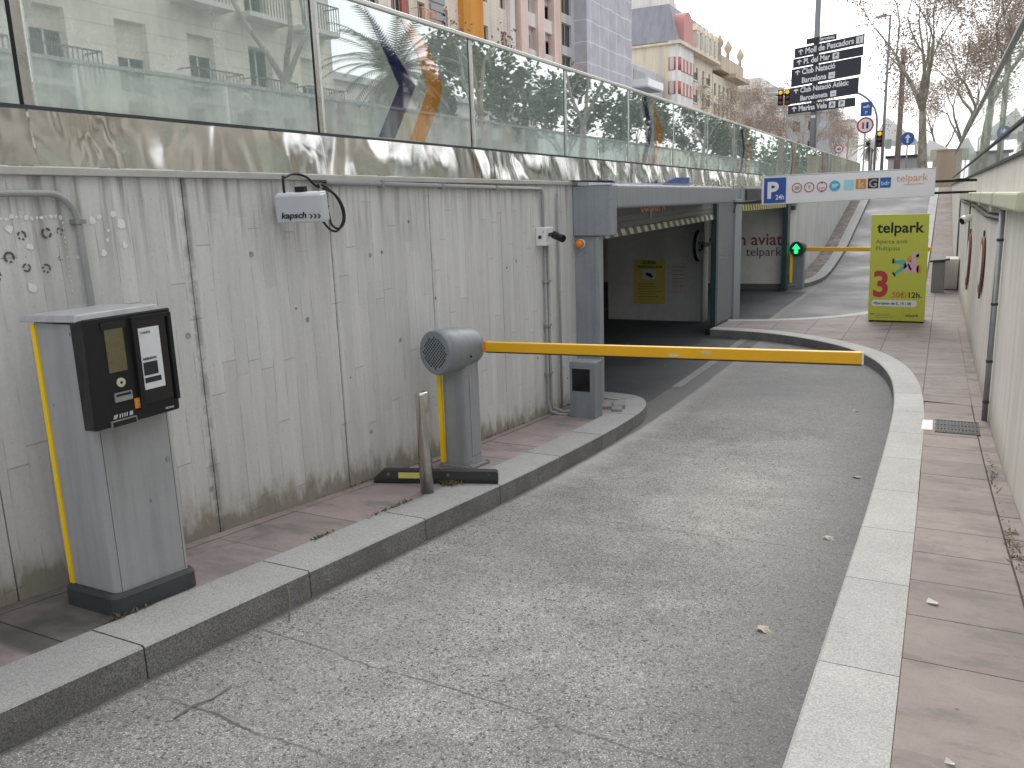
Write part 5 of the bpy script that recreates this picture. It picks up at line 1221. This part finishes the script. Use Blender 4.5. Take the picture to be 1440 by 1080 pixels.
# ------------------------------------------------------------------ buildings
def facade(mb, O, U, N, W, H, wins, depth=.25):
    O = V(O); U = V(U); N = V(N); Zv = V((0,0,1))
    us = sorted({0., W} | {w[0] for w in wins} | {w[1] for w in wins}); zs = sorted({0., H} | {w[2] for w in wins} | {w[3] for w in wins})
    P = lambda u_, z_, d_=0.: O + U * u_ + Zv * z_ - N * d_
    for ua, ub in zip(us, us[1:]):
        for za, zb_ in zip(zs, zs[1:]):
            uc, zc_ = (ua + ub) / 2, (za + zb_) / 2
            if not any(w[0] < uc < w[1] and w[2] < zc_ < w[3] for w in wins): mb.poly([P(ua, za), P(ub, za), P(ub, zb_), P(ua, zb_)])
    for u0, u1, z0_, z1_ in wins:
        for a_, b_ in (((u0,z0_),(u1,z0_)), ((u1,z0_),(u1,z1_)), ((u1,z1_),(u0,z1_)), ((u0,z1_),(u0,z0_))):
            mb.poly([P(*a_), P(*b_), P(*b_, depth), P(*a_, depth)])
def window(par, O, U, N, w, depth=.25, shutter=None, rng=random):
    O = V(O); U = V(U); N = V(N); Zv = V((0,0,1)); u0, u1, z0_, z1_ = w; P = lambda u_, z_, d_: O + U * u_ + Zv * z_ - N * d_
    m = MB(); m.poly([P(u0,z0_,depth), P(u1,z0_,depth), P(u1,z1_,depth), P(u0,z1_,depth)]); m.cur = 1; f_ = .07; d0 = depth - .04
    for a_, b_, c_, e_ in ((u0,u0+f_,z0_,z1_), (u1-f_,u1,z0_,z1_), (u0,u1,z1_-f_,z1_), (u0,u1,z0_,z0_+f_), ((u0+u1)/2-.04,(u0+u1)/2+.04,z0_,z1_)):
        m.poly([P(a_,c_,d0), P(b_,c_,d0), P(b_,e_,d0), P(a_,e_,d0)])
    if shutter:
        m.cur = 2; k = rng.choice((0., .2, 0., .5, 1., .3)); zz_ = z1_ - (z1_ - z0_) * k
        if k: m.poly([P(u0,zz_,d0-.03), P(u1,zz_,d0-.03), P(u1,z1_,d0-.03), P(u0,z1_,d0-.03)])
    return part('window', m, [M['pane'], M['frame_w'], M[shutter or 'frame_w']], par)
def balcony(par, O, U, N, u0, u1, z, out=.8, rail='iron', solid=False, slab='frame_w'):
    O = V(O); U = V(U); N = V(N); Zv = V((0,0,1)); P = lambda u_, z_, d_: O + U * u_ + Zv * z_ + N * d_
    m = MB(); m.obox(P((u0+u1)/2, z - .09, out/2), U * ((u1-u0)/2), N * (out/2), Zv * .09); b_ = part('balcony', m, M[slab], par)
    m = MB()
    if solid:
        m.obox(P((u0+u1)/2, z + .45, out), U * ((u1-u0)/2), N * .05, Zv * .45)
        for u_ in (u0, u1): m.obox(P(u_, z + .45, out/2), U * .04, N * (out/2), Zv * .45)
    else:
        n_ = max(4, int((u1 - u0) / .16))
        for k in range(n_ + 1): m.obox(P(u0 + (u1-u0)*k/n_, z + .5, out - .02), U * .014, N * .014, Zv * .5)
        m.obox(P((u0+u1)/2, z + 1.0, out - .02), U * ((u1-u0)/2), N * .025, Zv * .025)
        for u_ in (u0, u1): m.obox(P(u_, z + 1.0, out/2), U * .02, N * (out/2), Zv * .02)
    part('railing', m, M[rail], b_); return b_
NX = V((1,0,0)); UY = V((0,1,0))
def block(par, mat, x0, x1, y0, y1, z0, z1, name='wall'): 
    m = MB(); m.box(x0, x1, y0, y1, z0, z1); return part(name, m, M[mat], par)
rngb = random.Random(12)
XFc = -36.
def building(name, label, y0, y1, H, mat, rows, cols, wz=(.9, 2.5), storey=3.2, ww=1.1, depth=14, xf=XFc, balc=0, shutter=None, zb0=.1, first=0):
    t_ = thing(name, label, 'building', (xf, y0, zb0)); O = V((xf, y0, zb0)); W = y1 - y0; wins = []
    for r_ in range(rows):
        for c_ in range(cols):
            u_ = W * (c_ + .5) / cols; wins.append((u_ - ww/2, u_ + ww/2, first + r_ * storey + wz[0], first + r_ * storey + wz[1]))
    m = MB(); facade(m, O, UY, NX, W, H, wins); m.box(xf - depth, xf - .3, y0 + .001, y1 - .001, zb0, zb0 + H - .01)
    m.poly([(xf - depth, y0, zb0), (xf, y0, zb0), (xf, y0, zb0 + H), (xf - depth, y0, zb0 + H)]); m.poly([(xf - depth, y1, zb0), (xf, y1, zb0), (xf, y1, zb0 + H), (xf - depth, y1, zb0 + H)]); m.poly([(xf - depth, y0, zb0 + H), (xf, y0, zb0 + H), (xf, y1, zb0 + H), (xf - depth, y1, zb0 + H)])
    part('wall', m, M[mat], t_)
    for k, w in enumerate(wins):
        window(t_, O, UY, NX, w, shutter=shutter, rng=rngb)
        if balc and k % balc == 0 and k >= cols: balcony(t_, O, UY, NX, w[0] - .5, w[1] + .5, w[2] - .02)
    return t_, O
# red end building, beige brick block with orange strip, pink columned block
rd, _ = building('red_building', 'red rendered building end just over the chevron pane', 44, 54.3, 26, 'f_red', 7, 4)
bb, O = building('brick_apartment_building', 'beige brick apartment block with a bright orange vertical strip', 54.5, 71, 27, 'f_beige', 8, 5, (1., 2.3), 3.2, 1.0)
m = MB(); m.box(XFc + .01, XFc + .5, 61.6, 64.9, .1, 27.1); part('orange_strip', m, M['f_orange'], bb)
m = MB(); m.box(XFc + .01, XFc + .3, 70.2, 71.2, .1, 27.1); part('corner_pilaster', m, M['f_white'], bb)
m = MB()
for k in range(34): m.box(XFc + .012, XFc + .14, 57.3, 59.4, 5 + k * .62, 5.42 + k * .62)
part('louvre_screen', m, M['shutter'], bb)
for k in range(7): balcony(bb, O, UY, NX, .2, 2.4, 3.2 * k + 3.8, .9, 'tel')
pk, O = building('pink_apartment_building', 'pale block with pink columns between brick and netted buildings', 71.3, 81, 27, 'f_grey', 8, 2, (.3, 2.9), 3.2, 2.2)
for y in (71.6, 75.2, 78.9): 
    m = MB(); m.box(XFc + .01, XFc + .7, y, y + 1.5, .1, 27); part('column', m, M['f_pink'], pk)
m = MB(); m.box(XFc + .01, XFc + .55, 80.45, 81., .1, 27); part('corner_strip', m, M['ochre'], pk)
for k in range(8):
    m = MB(); m.box(XFc + .01, XFc + .45, 73.12, 75.18, .4 + k * 3.2, 1.6 + k * 3.2); part('parapet', m, M['f_white'], pk); m = MB(); m.box(XFc + .01, XFc + .45, 76.72, 78.88, .4 + k * 3.2, 1.6 + k * 3.2); part('parapet', m, M['f_white'], pk)
# netted scaffold building
sb, O = building('scaffolded_building', 'tall building wrapped in pale grey scaffold netting', 81.2, 99.2, 30, 'f_grey', 9, 4, (.4, 2.6), 3.1, 2.6)
m = MB(); m.box(XFc + 1.45, XFc + 1.5, 85.3, 99.4, .2, 30.5); m.box(XFc, XFc + 1.44, 99.38, 99.42, .2, 30.5); m.box(XFc, XFc + 1.44, 85.3, 85.34, .2, 30.5); part('netting', m, M['wrap'], sb)
m = MB()
for y in range(6): m.cyl((XFc + 1.35, 85.5 + y * 2.75, .1), (XFc + 1.35, 85.5 + y * 2.75, 30.8), .06, n=6)
for k in range(15): m.box(XFc + .3, XFc + 1.4, 85.4, 99.3, 2.0 * k + 1.9, 2.0 * k + 1.98)
part('scaffold', m, M['galv'], sb)
# building in the gap with two projecting balconies, then the cream corner building
cb, O = building('cream_corner_building', 'cream corner building with red shuttered bay and slate mansard', 121, 144, 21.6, 'f_cream', 6, 6, (.4, 2.6), 3.25, 1.2, 16, XFc, 2, None, .1, 1.2)
m = MB(); m.box(-36.2, -35.2, 121.0, 129.4, 3, 21.7); m.lathe([(1., 0), (1., 18.7)], (-36.0, 121.9, 3), (0,0,1), 20); bay = part('bay_tower', m, M['f_white'], cb)
for k in range(5):
    z_ = 5.25 + k * 3.25
    m = MB(); m.box(-35.6, -35.12, 121.3, 129.3, z_, z_ + 1.75); m.cyl((-36.0, 121.9, z_), (-36., 121.9, z_ + 1.75), 1.06, n=20); part('red_shutter', m, M['shut_red'], bay)
    m = MB()
    for y in (122.6, 124.4, 126.2, 128.): m.box(-35.118, -35.09, y, y + .75, z_ + .05, z_ + 1.7)
    m.box(-36.3, -35.7, 120.80, 120.85, z_ + .05, z_ + 1.7); part('bay_window', m, M['frame_w'], bay)
m = MB(); m.box(-36.5, -34.7, 120.6, 144.2, 21.7, 22.15); m.box(-51, -36.5, 120.6, 121.2, 21.7, 22.0); part('cornice', m, M['f_cream'], cb)
m = MB(); m.hexa([(-52,121,22.16),(-35.3,121,22.16),(-35.3,144,22.16),(-52,144,22.16),(-52,122.4,27.4),(-36.9,122.4,27.4),(-36.9,143,27.4),(-52,143,27.4)]); rf = part('mansard_roof', m, M['slate'], cb)
m = MB(); m.box(-36.4, -34.9, 123.0, 127.6, 22.2, 24.8); m.prism([(-34.9, 125.3 + math.cos(a_ * PI / 12) * 2.3, 24.8 + math.sin(a_ * PI / 12) * 1.7) for a_ in range(13)], (-2.2, 0, 0)); part('dormer', m, M['dorm'], rf)
for k in range(5):
    y = 130 + k * 2.8; m = MB(); m.box(-36.6, -34.9, y, y + 1.7, 22.2, 24.9); m.prism([(-34.85, y - .2, 24.9), (-34.85, y + 1.9, 24.9), (-34.85, y + .85, 26.0)], (-2.0, 0, 0)); dm = part('dormer', m, M['f_cream'], rf)
    m = MB(); m.box(-34.898, -34.87, y + .4, y + 1.3, 22.6, 24.5); part('window', m, M['pane'], dm)
m = MB(); m.box(-50, -39, 123, 133, 27.41, 29.6); m.box(-46, -41, 127, 139, 29.6, 31.6); m.cyl((-44, 124, 29.6), (-44, 124, 31.8), .4, n=8); part('penthouse', m, M['f_white'], cb)
gp = thing('balcony_building', 'narrow grey building with two white projecting balconies beside the netting', 'building', (-38, 112, .1))
m = MB(); m.box(-50, -37.2, 104.5, 120.4, .1, 17.5); part('wall', m, M['f_grey'], gp)
for z_ in (10.4, 14.6): balcony(gp, (-37.2, 107, 0), UY, NX, 0, 6.5, z_, 2.2, 'white', True, 'f_grey')
for k, z_ in enumerate((10.6, 14.8)):
    m = MB(); m.box(-37.19, -37.15, 107.8, 112.8, z_, z_ + 2.1); part('window', m, M['pane'], gp)
nb_, O = building('cornice_building', 'tan building with heavy flat cornice and rooftop urns', 144.4, 163, 20.5, 'f_cream', 6, 6, (.5, 2.5), 3.2, 1.3, 16, XFc, 0, None, .1, .6)
m = MB(); m.box(-38, -33.9, 152, 163.4, 20.6, 21.3); m.box(-50, -35, 146, 163, 21.3, 23.6); part('cornice', m, M['f_tan'], nb_)
m = MB()
for y in (147, 153, 162.6): m = MB(); m.lathe([(.35, 0), (.3, 1.2), (.7, 1.9), (.7, 2.3), (.4, 2.7), (.15, 3.3)], (-35.6, y, 23.6), (0,0,1), 12); part('urn', m, M['f_tan'], nb_)
wbld = thing('pale_corner_building', 'pale building with blank side wall and curved balconies', 'building', (-36, 166, .1))
m = MB(); m.box(-52, -31.2, 166, 190, .1, 20.2); m.box(-44, -32.5, 167, 188, 20.2, 22.2); part('wall', m, M['f_white'], wbld)
m = MB(); m.box(-52, -40, 165.5, 166, .1, 15); part('side_annex', m, M['f_cream'], wbld)
for k in range(6):
    z_ = 3.2 * k + 3; m = MB(); m.lathe([(2.6, 0), (2.6, .25)], (-31.2, 168.5, z_), (0,0,1), 20); b_ = part('balcony', m, M['f_white'], wbld)
    m = MB(); m.lathe([(2.55, .251), (2.55, 1.1)], (-31.2, 168.5, z_), (0,0,1), 20, False); part('parapet', m, M['f_grey'], b_)
for k, (x, y, sx_, sy, h, mm, lab) in enumerate(((-30, 205, 8, 14, 17, 'f_white', 'low distant pale block beyond the corner building'), (-20, 150, 5, 10, 13.5, 'f_grey', 'narrow grey block behind the direction sign pole'), (-26, 230, 9, 14, 18, 'f_white', 'far pale block rising over the brown street trees'))):
    t_ = thing('distant_building', lab, 'building', (x, y, .1), 'far buildings along the left road'); m = MB(); wins = []
    m.box(x - sx_, x + sx_ * .45, y, y + sy, .1, h); part('wall', m, M[mm], t_)
    m = MB()
    for r_ in range(int(h / 3.2)):
        for c_ in range(4): m.box(x - sx_ + 1.2 + c_ * 2.4, x - sx_ + 2.3 + c_ * 2.4, y - .03, y - .002, r_ * 3.2 + 1.2, r_ * 3.2 + 2.7) if x - sx_ + 2.3 + c_ * 2.4 < x + sx_ * .4 else None
    if m.f: part('window', m, M['pane'], t_)
    m = MB(); m.box(x - sx_ - .2, x + sx_ * .45 + .2, y - .2, y + sy + .2, h, h + .5); part('roof', m, M['f_grey'], t_)
nearb, O = building('stone_apartment_building', 'stone apartment block across the left road behind the near glass panes', 14, 43.5, 24, 'f_stone', 7, 8, (.5, 2.6), 3.3, 1.2, 14, -30, 3)
# tents and low structures at the head of the ramp
for k, (x, y, w, h, lab) in enumerate(((-4.2, 76, 3.4, 6.2, 'tall white pointed canopy left of the forked tree'), (-.7, 72, 2.8, 4.0, 'lower white canopy with pointed roof right of the forked tree'))):
    t_ = thing('canopy_tent', lab, 'tent', (x, y, .1), 'white canopies at the head of the ramp'); m = MB(); ze = h * .68
    i = m._add([(x - w/2, y, ze), (x + w/2, y, ze), (x + w/2, y + w, ze), (x - w/2, y + w, ze), (x - w * .2 if k == 0 else x - w * .3, y + w/2, h)])
    for a_ in range(4): m.face([i + a_, i + (a_ + 1) % 4, i + 4])
    m.box(x - w/2, x + w/2, y - .02, y + .02, ze - .45, ze); m.box(x - w/2 - .02, x - w/2 + .02, y + .03, y + w, ze - .45, ze); part('roof_canvas', m, M['canvas'], t_)
    for a_, b_ in ((x - w/2 + .05, y + .08), (x + w/2 - .05, y + .08), (x - w/2 + .05, y + w), (x + w/2 - .05, y + w)):
        m = MB(); m.cyl((a_, b_, .1), (a_, b_, ze), .05, n=8); part('leg', m, M['galv'], t_)
t_ = thing('utility_kiosk', 'low grey hut under the white canopies', 'hut', (-3, 73, .1)); m = MB(); m.box(-4.4, -1.9, 74, 77, .1, 2.75); part('wall', m, M['f_grey'], t_); m = MB(); m.box(-4.6, -1.7, 73.8, 77.2, 2.76, 2.95); part('roof', m, M['plinth'], t_)
t_ = thing('tan_wall', 'tan wall closing the head of the ramp at the right', 'wall', (0, 69, .1)); m = MB(); m.box(-1.1, 2.6, 69, 69.3, .1, 2.9); part('wall_panel', m, M['f_tan'], t_); m = MB(); m.box(-1.2, 2.7, 68.95, 69.35, 2.91, 3.02); part('coping', m, M['f_tan'], t_)
m = MB(); m.box(-1.15, -.80, 60, 60.2, 2.0, 2.6); m.box(-1.0, -.95, 60.1, 60.16, .1, 2.0)
solo('notice_board', m, M['hazard_w'], 'small cream notice board in front of the tan wall', 'notice board', (-1.05, 60, .1))
# right side of the street: what the left glass mirrors
U2 = V((0, -1, 0)); N2 = V((-1, 0, 0))
rf_ = thing('stone_apartment_building', 'sandstone apartment block with iron balconies mirrored in the left glass', 'building', (17.5, 20, .1))
O = V((17.5, 31, .1)); W = 30; H = 21; wins = []
for r_ in range(6):
    for c_ in range(10):
        u_ = W * (c_ + .5) / 10; wins.append((u_ - .62, u_ + .62, .7 + r_ * 3.4, 3.0 + r_ * 3.4))
m = MB(); facade(m, O, U2, N2, W, H, wins, .3); m.box(17.8, 30, 1.01, 30.99, .1, 21); m.poly([(17.5,31,.1),(30,31,.1),(30,31,21.1),(17.5,31,21.1)]); m.poly([(17.5,1,.1),(30,1,.1),(30,1,21.1),(17.5,1,21.1)]); m.poly([(17.5,1,21.1),(30,1,21.1),(30,31,21.1),(17.5,31,21.1)]); part('wall', m, M['f_stone'], rf_)
for k, w in enumerate(wins):
    window(rf_, O, U2, N2, w, .3, 'f_beige', rngb)
    if k >= 10 and k % 10 in (0, 1, 2, 4, 5, 7, 8): balcony(rf_, O, U2, N2, w[0] - .55, w[1] + .55, w[2], .8)
for z_ in (3.55, 10.4, 17.2, 21.0):
    m = MB(); m.box(17.2, 17.49, .9, 31.1, z_, z_ + .3); part('string_course', m, M['f_cream'], rf_)
pb2 = thing('pale_apartment_building', 'pale apartment block mirrored in the farther left panes', 'building', (24, 45, .1))
O = V((24, 66, .1)); wins = [(1.5 + c_ * 3.4, 3.3 + c_ * 3.4, .9 + r_ * 3.2, 2.5 + r_ * 3.2) for c_ in range(8) for r_ in range(2)]
m = MB(); facade(m, O, U2, N2, 28, 7.2, wins, .3); m.box(24.4, 34, 38.01, 65.99, .1, 7.1); part('wall', m, M['f_white'], pb2)
for w in wins: window(pb2, O, U2, N2, w, .3, None, rngb)
m = MB(); m.box(23.6, 34.2, 37.8, 66.2, 7.32, 7.7); part('roof', m, M['f_grey'], pb2)

# ------------------------------------------------------------------ camera
Rw = ((.889, .067, -.454), (.457, -.201, .866), (-.033, -.977, -.21))
VYp = V((613., -270.)); NDp = V((185., 5410.)); fpx = math.sqrt(-(VYp.x * NDp.x + VYp.y * NDp.y))
yd = V((VYp.x, VYp.y, fpx)).normalized(); dn = V((NDp.x, NDp.y, fpx)).normalized(); dn = (dn - yd * dn.dot(yd)).normalized(); zu = -dn; xx = yd.cross(zu)
right = V((xx.x, yd.x, zu.x)); down = V((xx.y, yd.y, zu.y)); fwd = V((xx.z, yd.z, zu.z))
cd = bpy.data.cameras.new('camera'); cam = bpy.data.objects.new('camera', cd); COL.objects.link(cam)
cam.matrix_world = Matrix(((right.x, -down.x, -fwd.x, 0), (right.y, -down.y, -fwd.y, 0), (right.z, -down.z, -fwd.z, 0), (0, 0, 0, 1)))
cd.sensor_width = 36; cd.lens = 36 * fpx / 1440; cd.clip_start = .05; cd.clip_end = 2000
C.camera = cam; C.cycles.diffuse_bounces = 6; C.cycles.max_bounces = 14; C.cycles.transparent_max_bounces = 16

# ------------------------------------------------------------------ light
SUN_EL, SUN_AZ = math.radians(42), math.radians(-14)      # azimuth from +y towards +x
w = bpy.data.worlds.new('World'); C.world = w; w.use_nodes = True; nt = w.node_tree; bg = nt.nodes['Background']
sk = nt.nodes.new('ShaderNodeTexSky'); sk.sky_type = 'NISHITA'; sk.sun_disc = False; sk.sun_elevation = SUN_EL; sk.sun_rotation = SUN_AZ; sk.air_density = 1.0; sk.dust_density = 4.0; sk.ozone_density = 1.0
hs = nt.nodes.new('ShaderNodeHueSaturation'); hs.inputs['Saturation'].default_value = .28; hs.inputs['Value'].default_value = 1.0
nt.links.new(sk.outputs[0], hs.inputs['Color']); mxw = nt.nodes.new('ShaderNodeMix'); mxw.data_type = 'RGBA'; mxw.inputs[0].default_value = .55; mxw.inputs[7].default_value = (7.75, 7.8, 7.95, 1)   # even cloud layer
nt.links.new(hs.outputs[0], mxw.inputs[6]); nt.links.new(mxw.outputs[2], bg.inputs['Color']); bg.inputs['Strength'].default_value = .13
sl = bpy.data.lights.new('sun', 'SUN'); sl.energy = .6; sl.angle = math.radians(35); sl.color = (1, .95, .88); so = bpy.data.objects.new('sun', sl); COL.objects.link(so)
sd_ = V((math.sin(SUN_AZ) * math.cos(SUN_EL), math.cos(SUN_AZ) * math.cos(SUN_EL), math.sin(SUN_EL))); so.rotation_euler = sd_.to_track_quat('Z', 'Y').to_euler()
vs = C.view_settings; vs.view_transform = 'Standard'; vs.look = 'None'; vs.gamma = 1; vs.exposure = .85; vs.use_curve_mapping = False
